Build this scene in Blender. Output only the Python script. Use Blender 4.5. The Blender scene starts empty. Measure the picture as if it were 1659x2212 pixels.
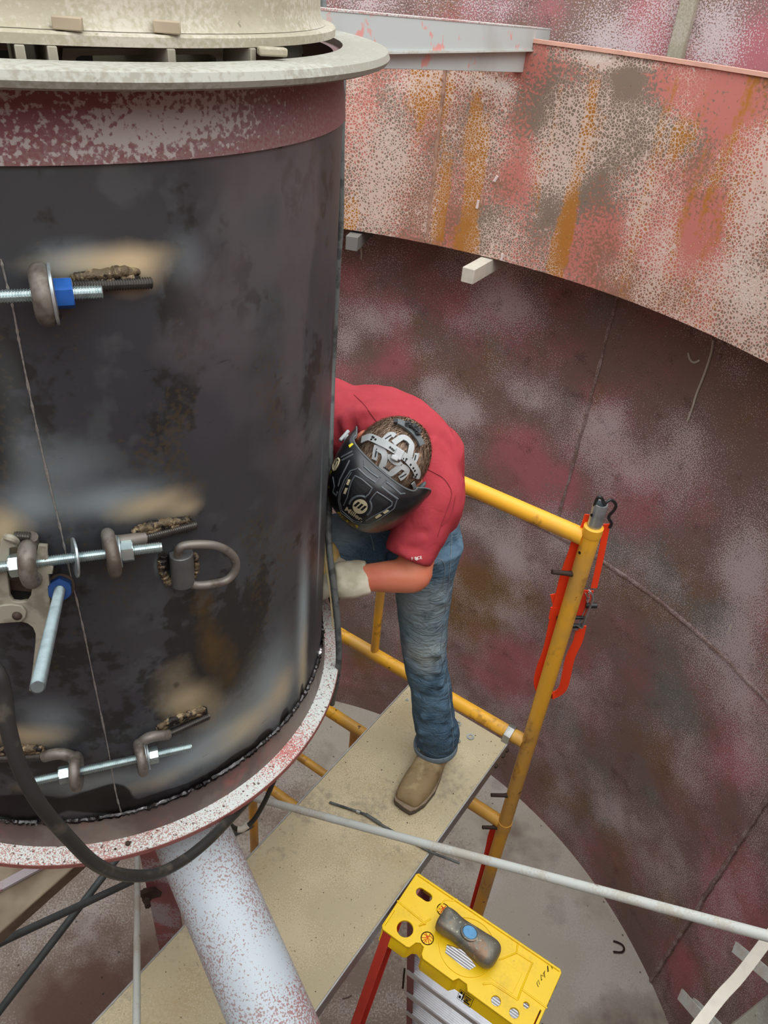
import bpy, bmesh, math, random
import numpy as np
from mathutils import Vector, Matrix, noise
from mathutils.bvhtree import BVHTree
PI = math.pi
SC = bpy.context.scene; COL = SC.collection
# ------------------------------------------------------------------ camera (eye at the origin, z up, floor at z=-3.75)
F, VX, VY = 1635.0, 610.0, 3374.0
def _basis():
    d = np.array([VX-829.5, VY-1106, F]); d /= np.linalg.norm(d)
    up = -d; z = np.array([0, 0, 1.]); fw = z-z.dot(up)*up; fw /= np.linalg.norm(fw)
    return np.array([np.cross(fw, up), fw, up])
BAS = _basis()
cam = bpy.data.cameras.new('camera'); camo = bpy.data.objects.new('camera', cam); COL.objects.link(camo)
cam.sensor_fit = 'VERTICAL'; cam.sensor_height = 36; cam.lens = F/2212*36; cam.clip_start = .05
R_ = Matrix((BAS[:, 0], -BAS[:, 1], -BAS[:, 2])).transposed()
camo.matrix_world = R_.to_4x4(); SC.camera = camo
# ------------------------------------------------------------------ overcast sky
W = bpy.data.worlds.new('overcast_sky'); SC.world = W; W.use_nodes = True
nt = W.node_tree; nt.nodes.clear()
tc = nt.nodes.new('ShaderNodeTexCoord'); sx = nt.nodes.new('ShaderNodeSeparateXYZ'); mr = nt.nodes.new('ShaderNodeMapRange')
mr.inputs['From Min'].default_value = 0; mr.inputs['From Max'].default_value = 1
mr.inputs['To Min'].default_value = .6; mr.inputs['To Max'].default_value = 2.0
bg = nt.nodes.new('ShaderNodeBackground'); ou = nt.nodes.new('ShaderNodeOutputWorld')
bg.inputs['Color'].default_value = (.93, .97, 1.0, 1)
nt.links.new(tc.outputs['Generated'], sx.inputs[0]); nt.links.new(sx.outputs[2], mr.inputs['Value'])
nt.links.new(mr.outputs[0], bg.inputs['Strength']); nt.links.new(bg.outputs[0], ou.inputs[0])
sun = bpy.data.lights.new('sun', 'SUN'); sun.energy = .9; sun.angle = 1.0; sun.color = (1, .97, .93)
suno = bpy.data.objects.new('sun', sun); COL.objects.link(suno)
suno.rotation_euler = Vector((.42, -.62, 1.0)).to_track_quat('Z', 'Y').to_euler()
SC.view_settings.view_transform = 'Standard'; SC.view_settings.look = 'None'; SC.view_settings.gamma = 1
SC.view_settings.use_curve_mapping = False; SC.view_settings.exposure = .66
SC.cycles.max_bounces = 6
# ------------------------------------------------------------------ geometry helpers
def ray(x, y): return BAS @ np.array([x-829.5, y-1106, F])
def P(x, y, z): v = ray(x, y); return Vector(v*(z/v[2]))                 # on the level z
def Pd(x, y, d): return Vector(ray(x, y)*(d/F))                          # at depth d
def depth(p): return float(BAS.T[2] @ np.array(p))
CX, CY, R = -.539, 1.098, .434
def Pcyl(x, y, off=0, c=(CX, CY), r=R, far=False):
    v = ray(x, y); r = r+off
    a = v[0]**2+v[1]**2; b = -2*(v[0]*c[0]+v[1]*c[1]); q = c[0]**2+c[1]**2-r*r
    D = max(b*b-4*a*q, 0)
    return Vector(v*((-b+(1 if far else -1)*D**.5)/(2*a)))
def out(p, c=(CX, CY)): return Vector((p[0]-c[0], p[1]-c[1], 0)).normalized()
def s2l(*c): return tuple(((v/255)/12.92 if v/255 < .04045 else ((v/255+.055)/1.055)**2.4) for v in c)+(1,)

class MB:
    def __init__(s): s.v = []; s.f = []; s.uv = None
    def add(s, vs, fs):
        n = len(s.v); s.v += [tuple(v) for v in vs]; s.f += [tuple(i+n for i in f) for f in fs]; return s
    def box(s, c, size, M=None):
        c = Vector(c); hx, hy, hz = [q/2 for q in size]; M = M or Matrix.Identity(3)
        vs = [c+M @ Vector((a*hx, b*hy, e*hz)) for a in(-1, 1) for b in(-1, 1) for e in(-1, 1)]
        return s.add(vs, [(0, 1, 3, 2), (4, 6, 7, 5), (0, 4, 5, 1), (2, 3, 7, 6), (0, 2, 6, 4), (1, 5, 7, 3)])
    def rings(s, rings, cap=True, closed=False):
        n = len(rings[0]); vs = [p for r in rings for p in r]; fs = []
        m = len(rings)
        for i in range(m if closed else m-1):
            for j in range(n):
                a = i*n+j; b = i*n+(j+1) % n; c = ((i+1) % m)*n+(j+1) % n; d = ((i+1) % m)*n+j
                fs.append((a, b, c, d))
        if cap and not closed: fs += [tuple(range(n))[::-1], tuple((m-1)*n+j for j in range(n))]
        return s.add(vs, fs)
    def tube(s, path, r, n=14, cap=True, closed=False, flat=1.0, up=None):
        path = [Vector(p) for p in path]; rs = r if isinstance(r, (list, tuple)) else [r]*len(path)
        T = []
        for i in range(len(path)):
            a = path[(i-1) % len(path)] if (i > 0 or closed) else path[i]
            b = path[(i+1) % len(path)] if (i < len(path)-1 or closed) else path[i]
            T.append((b-a).normalized())
        u = up or (Vector((0, 0, 1)) if abs(T[0].z) < .9 else Vector((1, 0, 0)))
        u = (u-u.dot(T[0])*T[0]).normalized(); rr = []
        for i, p in enumerate(path):
            u = (u-u.dot(T[i])*T[i]).normalized(); w = T[i].cross(u)
            rr.append([p+u*math.cos(2*PI*k/n)*rs[i]+w*math.sin(2*PI*k/n)*rs[i]*flat for k in range(n)])
        return s.rings(rr, cap, closed)
    def ribbon(s, path, wid, th, wdir):
        path = [Vector(p) for p in path]; rr = []
        wd = wdir if isinstance(wdir, list) else [wdir]*len(path)
        for i, p in enumerate(path):
            a = path[max(i-1, 0)]; b = path[min(i+1, len(path)-1)]; t = (b-a).normalized()
            w = Vector(wd[i]); w = (w-w.dot(t)*t).normalized(); nn = t.cross(w)
            ww = (wid[i] if isinstance(wid, (list, tuple)) else wid)/2
            rr.append([p-w*ww-nn*th/2, p+w*ww-nn*th/2, p+w*ww+nn*th/2, p-w*ww+nn*th/2])
        return s.rings(rr, True)
    def lathe(s, prof, c, axis, n=24, cap=True):
        ax = Vector(axis).normalized(); u = ax.orthogonal().normalized(); w = ax.cross(u); c = Vector(c)
        return s.rings([[c+ax*h+(u*math.cos(2*PI*k/n)+w*math.sin(2*PI*k/n))*r for k in range(n)] for r, h in prof], cap)
    def obj(s, name, m, parent=None, smooth=True, bevel=0, sub=0, ang=40):
        me = bpy.data.meshes.new(name); me.from_pydata(s.v, [], s.f)
        bm = bmesh.new(); bm.from_mesh(me); bmesh.ops.recalc_face_normals(bm, faces=bm.faces); bm.to_mesh(me); bm.free()
        return mkobj(name, me, m, parent, smooth, bevel, sub, ang)
def mkobj(name, me, m, parent=None, smooth=True, bevel=0, sub=0, ang=40):
    o = bpy.data.objects.new(name, me); COL.objects.link(o)
    if m: me.materials.clear(); me.materials.append(m)
    if parent is not None:
        o.parent = parent; o.matrix_parent_inverse = parent.matrix_world.inverted() if parent.type != 'EMPTY' else Matrix.Translation(-parent.location)
    if smooth:
        me.shade_smooth()
        if ang < 180 and hasattr(me, 'set_sharp_from_angle'): me.set_sharp_from_angle(angle=math.radians(ang))
    if bevel:
        b = o.modifiers.new('bevel', 'BEVEL'); b.width = bevel; b.segments = 2; b.limit_method = 'ANGLE'; b.angle_limit = math.radians(35)
    if sub:
        b = o.modifiers.new('sub', 'SUBSURF'); b.levels = sub; b.render_levels = sub
    return o
def tag(o, label=None, cat=None, group=None, kind=None):
    for k, v in (('label', label), ('category', cat), ('group', group), ('kind', kind)):
        if v: o[k] = v
    return o
def thing(name, label, cat, loc, group=None):
    o = bpy.data.objects.new(name, None); COL.objects.link(o); o.location = Vector(loc); o.empty_display_size = .05
    return tag(o, label, cat, group)
def spline(pts, n=8):
    pts = [Vector(p) for p in pts]; r = []
    for i in range(len(pts)-1):
        p0 = pts[max(i-1, 0)]; p1 = pts[i]; p2 = pts[i+1]; p3 = pts[min(i+2, len(pts)-1)]
        for k in range(n):
            t = k/n
            r.append(.5*((2*p1)+(p2-p0)*t+(2*p0-5*p1+4*p2-p3)*t*t+(3*p1-p0-3*p2+p3)*t**3))
    return r+[pts[-1]]
class Plane:                                                             # a work plane: origin, normal, x direction
    def __init__(s, o, n, x):
        s.o = Vector(o); s.n = Vector(n).normalized(); x = Vector(x); s.x = (x-x.dot(s.n)*s.n).normalized(); s.y = s.n.cross(s.x)
    def px(s, x, y):
        v = Vector(ray(x, y)); p = v*(s.o.dot(s.n)/v.dot(s.n))-s.o; return (p.dot(s.x), p.dot(s.y))
    def at(s, u, v, w=0): return s.o+s.x*u+s.y*v+s.n*w
    def M(s): return Matrix(((s.x.x, s.y.x, s.n.x, s.o.x), (s.x.y, s.y.y, s.n.y, s.o.y), (s.x.z, s.y.z, s.n.z, s.o.z), (0, 0, 0, 1)))
def plate(name, pl, loops, th, m, parent=None, w=0, bevel=0, smooth=False):
    """flat plate with holes: first loop is the outline, in plane coordinates"""
    cu = bpy.data.curves.new(name, 'CURVE'); cu.dimensions = '2D'; cu.fill_mode = 'BOTH'
    cu.extrude = th/2-bevel; cu.bevel_depth = bevel; cu.bevel_resolution = 2
    for L in loops:
        sp = cu.splines.new('POLY'); sp.points.add(len(L)-1); sp.use_cyclic_u = True
        for i, q in enumerate(L): sp.points[i].co = (q[0], q[1], 0, 1)
    t = bpy.data.objects.new('tmp', cu); COL.objects.link(t)
    me = bpy.data.meshes.new_from_object(t.evaluated_get(bpy.context.evaluated_depsgraph_get()))
    bpy.data.objects.remove(t); me.name = name
    me.transform(pl.M() @ Matrix.Translation((0, 0, w)))
    return mkobj(name, me, m, parent, smooth, 0, 0, 30)
def circ(c, r, n=24, ry=None, a=0):
    ry = ry or r; ca, sa = math.cos(a), math.sin(a)
    return [(c[0]+r*math.cos(t)*ca-ry*math.sin(t)*sa, c[1]+r*math.cos(t)*sa+ry*math.sin(t)*ca) for t in [2*PI*k/n for k in range(n)]]
# ------------------------------------------------------------------ materials
class Mat:
    def __init__(s, name, base, rough=.6, metal=0, spec=.4, uv=False):
        s.m = bpy.data.materials.new(name); s.m.use_nodes = True; s.t = s.m.node_tree; s.b = s.t.nodes['Principled BSDF']
        s.b.inputs['Roughness'].default_value = rough; s.b.inputs['Metallic'].default_value = metal
        s.b.inputs['Specular IOR Level'].default_value = spec
        tc = s.N('ShaderNodeTexCoord'); s.vec = tc.outputs['UV' if uv else 'Object']
        rgb = s.N('ShaderNodeRGB'); rgb.outputs[0].default_value = base; s.col = rgb.outputs[0]; s.attr = None; s.bump = None
    def N(s, t): return s.t.nodes.new(t)
    def L(s, a, b): s.t.links.new(a, b)
    def coord(s, st=(1, 1, 1), off=0):
        mp = s.N('ShaderNodeMapping'); s.L(s.vec, mp.inputs[0]); mp.inputs['Scale'].default_value = st; mp.inputs['Location'].default_value = (off, off*1.7, off*.6)
        return mp.outputs[0]
    def noise(s, sc, det=4, st=(1, 1, 1), off=0, rough=.55, dist=0):
        n = s.N('ShaderNodeTexNoise'); s.L(s.coord(st, off), n.inputs['Vector']); n.inputs['Scale'].default_value = sc
        n.inputs['Detail'].default_value = det; n.inputs['Roughness'].default_value = rough; n.inputs['Distortion'].default_value = dist
        return n.outputs[0]
    def vor(s, sc, feat='DISTANCE_TO_EDGE', st=(1, 1, 1), off=0):
        n = s.N('ShaderNodeTexVoronoi'); n.feature = feat; s.L(s.coord(st, off), n.inputs['Vector']); n.inputs['Scale'].default_value = sc
        return n.outputs['Distance']
    def math(s, op, a, b=None, c=None):
        n = s.N('ShaderNodeMath'); n.operation = op
        for i, q in enumerate((a, b, c)):
            if q is None: continue
            if isinstance(q, (int, float)): n.inputs[i].default_value = q
            else: s.L(q, n.inputs[i])
        return n.outputs[0]
    def step(s, v, lo, hi):
        n = s.N('ShaderNodeMapRange'); s.L(v, n.inputs['Value']); n.inputs['From Min'].default_value = lo; n.inputs['From Max'].default_value = hi
        n.inputs['To Min'].default_value = 0; n.inputs['To Max'].default_value = 1; return n.outputs[0]
    def ch(s, i):
        if s.attr is None:
            a = s.N('ShaderNodeAttribute'); a.attribute_name = 'pm'; q = s.N('ShaderNodeSeparateColor'); s.L(a.outputs['Color'], q.inputs[0]); s.attr = list(q.outputs)[:3]+[a.outputs['Alpha']]
        return s.attr[i]
    def over(s, color, mask, k=1.0):
        if k != 1.0: mask = s.math('MULTIPLY', mask, k)
        n = s.N('ShaderNodeMix'); n.data_type = 'RGBA'; s.L(mask, n.inputs[0]); s.L(s.col, n.inputs[6])
        if isinstance(color, tuple): n.inputs[7].default_value = color
        else: s.L(color, n.inputs[7])
        s.col = n.outputs[2]; return s
    def speck(s, color, sc=2, fine=120, lo=.5, hi=.56, amp=.3, k=1.0, ch=None, chk=1.0, st=(1, 1, 1), off=0, det=3):
        v = s.noise(sc, det, st, off)
        if ch is not None: v = s.math('ADD', v, s.math('MULTIPLY', s.ch(ch), chk))
        if fine: v = s.math('ADD', v, s.math('MULTIPLY', s.math('SUBTRACT', s.noise(fine, 2, (1, 1, 1), off+3), .5), amp))
        s.over(color, s.step(v, lo, hi), k); return s
    def bumpy(s, v, strength=.2, dist=.002):
        n = s.N('ShaderNodeBump'); n.inputs['Strength'].default_value = strength; n.inputs['Distance'].default_value = dist; s.L(v, n.inputs['Height'])
        if s.bump: s.L(s.bump, n.inputs['Normal'])
        s.bump = n.outputs[0]; return s
    def rough(s, v, a, b):
        n = s.N('ShaderNodeMapRange'); s.L(v, n.inputs['Value']); n.inputs['To Min'].default_value = a; n.inputs['To Max'].default_value = b; s.L(n.outputs[0], s.b.inputs['Roughness']); return s
    def done(s):
        s.L(s.col, s.b.inputs['Base Color'])
        if s.bump: s.L(s.bump, s.b.inputs['Normal'])
        return s.m
def plain(name, c, rough=.5, metal=0, var=.12, sc=20, bump=0, dark=None):
    m = Mat(name, c, rough, metal); d = dark or tuple(v*.55 for v in c[:3])+(1,)
    m.speck(d, sc, 0, .45, .75, k=var*4 if var < .25 else 1)
    if bump: m.bumpy(m.noise(sc*8, 3), bump, .001)
    return m.done()

M = {}
# tank wall: brown-grey primer with pink and white overspray; attribute pm = (white, pink, ochre, grey)
w = Mat('wall_paint', s2l(134, 110, 102), .75, 0, .25, uv=True)
w.speck(s2l(182, 112, 118), 2.2, 190, .52, .74, .8, ch=1, chk=.62, det=4)
w.speck(s2l(136, 106, 62), 2.6, 90, .58, .80, .5, .85, ch=2, chk=.6, off=5, det=5, st=(1, .7, 1))
w.speck(s2l(124, 124, 120), 2.1, 90, .60, .76, .4, .9, ch=3, chk=.5, off=9)
w.speck(s2l(214, 198, 200), 2.8, 210, .60, .68, 1.3, .85, ch=0, chk=.55, off=2, det=5, st=(1, .8, 1))
w.speck(s2l(80, 62, 56), 12, 200, .66, .76, 1.0, .6, off=11)
w.bumpy(w.noise(160, 3), .25, .0015); w.bumpy(w.noise(7, 3), .15, .01)
M['wall'] = w.done()
# trough band: pink / bare grey / rust streaks / white lace
w = Mat('band_paint', s2l(150, 108, 88), .7, 0, .3, uv=True)
w.speck(s2l(206, 124, 114), 3.0, 110, .50, .62, .9, .85, ch=1, chk=.5, det=4)
w.speck(s2l(130, 116, 102), 3.2, 100, .53, .62, .8, .95, ch=3, chk=.55, off=7, det=5, st=(1, .6, 1))
w.speck(s2l(178, 116, 36), 9, 60, .58, .68, .3, .85, ch=2, chk=.45, off=4, det=5, st=(1.6, .16, 1))
lace = w.math('SUBTRACT', w.math('ADD', w.noise(3.4, 4, (1, .8, 1), 3), w.math('MULTIPLY', w.ch(0), .3)), w.math('MULTIPLY', w.vor(110), 1.5))
w.over(s2l(222, 198, 184), w.step(lace, .41, .47), .85)
w.over(s2l(228, 214, 204), w.step(w.math('ADD', w.noise(2.4, 3, (1, 1, 1), 8), w.math('ADD', w.math('MULTIPLY', w.ch(0), .5), w.math('MULTIPLY', w.math('SUBTRACT', w.noise(190, 2), .5), 1.6))), .84, .96), .85)
w.speck(s2l(96, 66, 48), 80, 0, .66, .72, k=.6)
w.bumpy(w.noise(150, 3), .3, .001)
M['band'] = w.done()
# concrete
w = Mat('concrete', s2l(212, 206, 190), .9, 0, .2)
w.speck(s2l(150, 134, 122), 1.6, 90, .46, .74, .5, .9, ch=2, chk=.6, det=5); w.speck(s2l(228, 222, 214), 3, 120, .5, .7, .9, .6, off=4)
w.speck(s2l(112, 86, 76), 2.2, 20, .55, .8, .15, .9, ch=1, chk=.6, off=8); w.speck(s2l(84, 74, 66), 120, 0, .66, .74, k=.7)
w.over(s2l(52, 46, 42), w.step(w.vor(14, 'F1'), .09, .05), .7)
w.bumpy(w.noise(60, 5), .4, .003)
M['floor'] = w.done()
# dark mill-scale steel of the vessel; pm = (tan heat tint, pale blue halo and painted edge reflection, black soot, grey mill-scale gap)
w = Mat('mill_scale_steel', s2l(77, 80, 83), .42, .6, .5, uv=True)
w.speck(s2l(60, 60, 70), 3, 0, .45, .7, k=.55, off=3); w.speck(s2l(104, 100, 108), 3, 0, .5, .75, k=.6, off=1, st=(1, .5, 1))
w.speck(s2l(98, 104, 106), 5, 30, .54, .60, .3, .5, off=13, det=6, st=(1, .8, 1)); w.speck(s2l(50, 49, 44), 6, 50, .54, .59, .3, .7, off=6, det=7, st=(1.3, .7, 1)); w.speck(s2l(96, 84, 56), 9, 120, .62, .70, .8, .45, off=16, det=5, st=(1.5, .6, 1))
w.speck(s2l(118, 112, 116), 2, 14, .62, .7, .2, .5, ch=3, chk=.7, off=2)
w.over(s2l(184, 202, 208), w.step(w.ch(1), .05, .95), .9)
w.over(s2l(240, 224, 184), w.step(w.math('ADD', w.ch(0), w.math('MULTIPLY', w.math('SUBTRACT', w.noise(14, 4, (1, 1, 1), 5), .5), .5)), .12, 1.25), .95)
w.speck(s2l(122, 98, 56), 8, 60, .74, 1.2, .5, .6, ch=3, chk=-.7, st=(1.3, .5, 1))
w.over(s2l(20, 16, 16), w.step(w.math('ADD', w.ch(2), w.math('MULTIPLY', w.math('SUBTRACT', w.noise(26, 4, (1, 1, 1), 1), .5), .35)), .45, .62), .92)
w.over(s2l(30, 28, 27), w.step(w.noise(60, 5, (.25, 1.6, 1), 4), .68, .75), .45)
w.bumpy(w.noise(90, 4, (1, .3, 1)), .08, .001); w.rough(w.noise(8, 4), .34, .58)
M['steel'] = w.done()
def speckpaint(name, base, pink, white, scl=3, fine=220, lo=.45, hi=.55, amp=1.4, uv=False, rough=.6, wlo=.5, whi=.56, extra=None):
    w = Mat(name, base, rough, 0, .35, uv=uv)
    w.speck(pink, scl, fine, lo, hi, amp, ch=1, chk=.6); w.speck(white, scl*.8, fine*.8, wlo, whi, amp, ch=0, chk=.6, off=4)
    if extra: w.speck(*extra)
    w.bumpy(w.noise(200, 3), .2, .001); return w.done()
M['topband'] = speckpaint('pink_band_paint', s2l(128, 102, 100), s2l(122, 76, 78), s2l(168, 160, 156), 2.2, 230, .46, .74, 1.0, True, .6, .60, .70)
M['flange'] = speckpaint('flange_paint', s2l(172, 138, 130), s2l(196, 108, 102), s2l(206, 212, 208), 5, 520, .58, .66, 1.5, False, .55, .42, .50, (s2l(90, 66, 60), 160, 0, .60, .66))
M['legpaint'] = speckpaint('leg_paint', s2l(156, 134, 132), s2l(166, 104, 102), s2l(184, 194, 200), 4.5, 330, .60, .70, .9, False, .5, .46, .50)
M['pinksteel'] = speckpaint('pink_primer', s2l(150, 92, 92), s2l(176, 96, 94), s2l(180, 172, 176), 5, 250, .45, .6, .4)
w = Mat('beige_overspray', s2l(162, 155, 134), .7, 0, .3); w.speck(s2l(148, 140, 120), 4, 120, .5, .75, .6, .8); w.speck(s2l(190, 182, 170), 5, 200, .5, .7, .8, .7, off=3)
w.speck(s2l(90, 80, 66), 60, 0, .70, .76, k=.6); w.bumpy(w.noise(120, 4), .3, .002); M['beige'] = w.done()
M['beigedark'] = plain('beige_inside', s2l(150, 145, 128), .8, 0, .15, 8, .2)
w = Mat('grey_overspray', s2l(146, 143, 130), .65, 0, .3); w.speck(s2l(164, 164, 154), 5, 150, .45, .6, .8); w.speck(s2l(70, 60, 52), 70, 0, .68, .74, k=.6); w.bumpy(w.noise(120, 4), .25, .001); M['rimgrey'] = w.done()
w = Mat('white_beam_paint', s2l(190, 196, 194), .55, 0, .3); w.speck(s2l(226, 140, 130), 9, 60, .62, .68, .3, .8, st=(1, 1, 2)); w.speck(s2l(172, 174, 168), 3, 0, .5, .7)
M['beam'] = w.done()
w = Mat('white_rod_paint', s2l(196, 200, 194), .5, 0, .3); w.speck(s2l(186, 182, 170), 14, 250, .5, .62, .5); w.speck(s2l(120, 80, 80), 50, 0, .70, .74, k=.8, off=2)
M['rod'] = w.done()
w = Mat('yellow_paint', s2l(242, 180, 52), .42, 0, .5); w.speck(s2l(214, 164, 78), 5, 0, .45, .6, off=3); w.speck(s2l(150, 104, 40), 16, 60, .58, .68, .25, .7, off=1, st=(1, 1, .5)); w.speck(s2l(56, 38, 26), 34, 0, .69, .72, k=.9, off=6)
w.bumpy(w.noise(60, 3), .12, .001); M['yellow'] = w.done()
w = Mat('yellow_plastic', s2l(250, 208, 22), .38, 0, .45); w.speck(s2l(226, 186, 40), 12, 150, .55, .72, .3, .7); w.speck(s2l(120, 96, 30), 30, 200, .72, .76, .2, .6, off=4); M['cap'] = w.done()
w = Mat('galvanised', s2l(186, 196, 198), .34, .75, .5); w.speck(s2l(150, 158, 160), 40, 0, .45, .6, k=.6); M['zinc'] = w.done()
M['dullzinc'] = plain('dull_zinc', s2l(128, 142, 144), .42, .8, .15, 60)
w = Mat('bright_zinc', s2l(180, 196, 196), .3, .85, .5); w.speck(s2l(140, 156, 160), 60, 0, .5, .6, k=.5); M['brightzinc'] = w.done()
w = Mat('raw_forged_steel', s2l(116, 110, 102), .5, .4, .5); w.speck(s2l(82, 72, 62), 30, 200, .5, .62, .2, .8); w.bumpy(w.noise(200, 3), .25, .0006); M['forged'] = w.done()
M['darkthread'] = plain('dark_thread', s2l(84, 80, 76), .42, .75, .2, 60)
M['blue'] = plain('blue_coated_nut', s2l(38, 92, 170), .4, .2, .12, 90)
M['bluedark'] = plain('dark_blue_nut', s2l(30, 66, 120), .4, .3, .12, 90)
w = Mat('clamp_casting', s2l(150, 146, 130), .65, .15, .4); w.speck(s2l(112, 106, 92), 26, 100, .5, .65, .3, .8); w.bumpy(w.noise(150, 3), .25, .0006); M['clamp'] = w.done()
w = Mat('slag_weld', s2l(92, 78, 58), .55, .3, .5); w.speck(s2l(158, 140, 108), 90, 0, .52, .6, k=.7); w.speck(s2l(26, 21, 18), 70, 0, .52, .58, off=5); w.bumpy(w.noise(260, 4), .8, .003); M['weld'] = w.done()
w = Mat('weld_bead', s2l(66, 64, 64), .28, .8, .6); w.speck(s2l(200, 200, 200), 30, 0, .60, .66, k=.9); w.speck(s2l(24, 20, 20), 24, 0, .5, .6, off=3); w.bumpy(w.noise(160, 2), .6, .002); M['bead'] = w.done()
w = Mat('black_rubber', s2l(44, 44, 42), .5, 0, .45); w.speck(s2l(86, 80, 70), 26, 100, .56, .68, .2, .7); w.bumpy(w.noise(60, 3), .3, .001); M['rubber'] = w.done()
w = Mat('grey_cable', s2l(92, 96, 94), .6, 0, .35); w.speck(s2l(64, 66, 66), 40, 0, .5, .6); M['greycable'] = w.done()
M['greybrace'] = plain('grey_brace', s2l(92, 98, 98), .5, .3, .15, 20)
w = Mat('plywood_deck', s2l(184, 172, 142), .8, 0, .2)
w.speck(s2l(176, 160, 126), 5, 140, .48, .66, .7, .8); w.speck(s2l(206, 192, 160), 6, 260, .55, .66, 1.0, .7, off=4); w.speck(s2l(140, 132, 116), 4, 60, .60, .72, .4, .6, off=7); w.speck(s2l(90, 80, 66), 150, 0, .68, .74, k=.8, off=2)
w.bumpy(w.noise(160, 3), .2, .001); M['deck'] = w.done()
w = Mat('weathered_board', s2l(168, 154, 132), .85, 0, .2); w.speck(s2l(126, 112, 94), 6, 0, .45, .65); w.bumpy(w.noise(60, 3), .3, .001); M['board'] = w.done()
M['alu'] = plain('aluminium', s2l(168, 168, 164), .4, .7, .12, 40)
M['alubright'] = plain('bright_aluminium', s2l(224, 226, 230), .3, .75, .08, 40)
M['orange'] = plain('orange_webbing', s2l(255, 72, 26), .7, 0, .05, 60, .3, s2l(246, 56, 20))
M['orangedark'] = plain('red_webbing', s2l(236, 64, 38), .7, 0, .08, 60, .3, s2l(206, 44, 28))
M['blackhook'] = plain('black_vinyl', s2l(40, 40, 42), .4, 0, .1, 30)
M['redrail'] = plain('red_fibreglass', s2l(206, 66, 50), .45, 0, .08, 16, .1)
M['pinkrail'] = plain('faded_red_fibreglass', s2l(158, 84, 88), .5, 0, .1, 16, .1)
w = Mat('worn_hammer_steel', s2l(128, 124, 112), .5, .5, .5); w.speck(s2l(150, 118, 92), 26, 160, .5, .6, .4, .8, off=2); w.speck(s2l(92, 94, 88), 18, 60, .5, .62, .2, .8); w.speck(s2l(190, 184, 160), 110, 0, .62, .7, k=.7); w.bumpy(w.noise(90, 5), .7, .002); M['hammer'] = w.done()
M['bluepaint'] = plain('blue_paint', s2l(96, 160, 206), .5, 0, .12, 90, .2)
M['web'] = plain('white_webbing', s2l(206, 200, 186), .8, 0, .08, 40, .3)
M['rust'] = plain('rusty_steel', s2l(70, 56, 48), .7, .3, .2, 60)
# person
w = Mat('red_cotton', s2l(172, 62, 70), .85, 0, .2); w.speck(s2l(154, 48, 56), 12, 500, .4, .7, .4, .6); w.bumpy(w.noise(500, 2), .15, .0006)
w.bumpy(w.noise(14, 3, (1, 1, 1), 2, dist=1.4), .5, .007); M['shirt'] = w.done()
M['shirtseam'] = plain('shirt_seam', s2l(142, 44, 50), .85, 0, .05)
w = Mat('denim', s2l(84, 112, 132), .85, 0, .2, uv=False)
w.over(s2l(176, 186, 180), w.step(w.math('ADD', w.ch(0), w.math('MULTIPLY', w.math('SUBTRACT', w.noise(14, 4), .5), .5)), .2, 1.0), .75)
w.over(s2l(44, 68, 92), w.step(w.math('ADD', w.ch(1), w.math('MULTIPLY', w.math('SUBTRACT', w.noise(14, 4), .5), .5)), .2, 1.0), .75)
w.speck(s2l(150, 165, 172), 700, 0, .5, .75, k=.35, st=(1, 1, .15)); w.speck(s2l(36, 56, 76), 18, 60, .52, .66, .2, .5, off=4)
w.bumpy(w.noise(600, 2, (1, 1, .2)), .2, .0006); w.bumpy(w.noise(20, 3, (1, 1, 2.2), 6, dist=1.8), .8, .009); M['denim'] = w.done()
M['denimseam'] = plain('denim_seam', s2l(120, 136, 146), .85, 0, .15, 120)
w = Mat('skin', s2l(206, 128, 98), .5, 0, .35); w.speck(s2l(190, 96, 74), 14, 0, .4, .7, k=.7); w.b.inputs['Subsurface Weight'].default_value = .1; w.b.inputs['Subsurface Radius'].default_value = (.01, .004, .002); w.bumpy(w.noise(250, 2), .1, .0006); M['skin'] = w.done()
M['hair'] = plain('brown_hair', s2l(122, 98, 80), .55, 0, .22, 120, 0, s2l(70, 52, 40))
M['hairlight'] = plain('light_brown_hair', s2l(184, 158, 134), .5, 0, .22, 60, 0, s2l(112, 88, 70))
w = Mat('glove_leather', s2l(202, 196, 176), .8, 0, .2); w.speck(s2l(170, 166, 140), 16, 100, .5, .66, .2, .7); w.speck(s2l(150, 140, 116), 9, 0, .55, .7, k=.7, off=4); w.bumpy(w.noise(60, 4), .3, .002); M['glove'] = w.done()
M['glove2'] = plain('tan_glove_leather', s2l(190, 160, 96), .8, 0, .15, 20, .2)
w = Mat('boot_leather', s2l(140, 120, 88), .75, 0, .25); w.speck(s2l(170, 152, 116), 14, 100, .5, .62, .3, .7); w.speck(s2l(104, 80, 52), 12, 60, .55, .7, .2, .8, off=3); w.bumpy(w.noise(50, 5), .5, .003); M['boot'] = w.done()
M['welt'] = plain('boot_welt', s2l(136, 118, 98), .8, 0, .2, 60, .3)
M['sole'] = plain('boot_sole', s2l(96, 86, 76), .8, 0, .2, 40, .2)
w = Mat('helmet_black', s2l(22, 23, 26), .27, 0, .5); w.speck(s2l(36, 38, 42), 30, 0, .5, .6, k=.6); w.rough(w.noise(20, 4), .22, .42); M['helmet'] = w.done()
M['hline'] = plain('helmet_grey_line', s2l(92, 98, 102), .4, 0, .1, 30)
M['hpanel'] = plain('helmet_dark_panel', s2l(34, 36, 38), .5, 0, .2, 60)
M['cream'] = plain('cream_print', s2l(206, 196, 160), .5, 0, .08, 60)
M['yellowprint'] = plain('yellow_print', s2l(216, 200, 40), .5, 0, .1, 60)
M['ink'] = plain('black_ink', s2l(22, 22, 22), .5, 0, .05)
M['gear'] = plain('grey_nylon', s2l(176, 180, 180), .4, 0, .08, 40)
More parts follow.
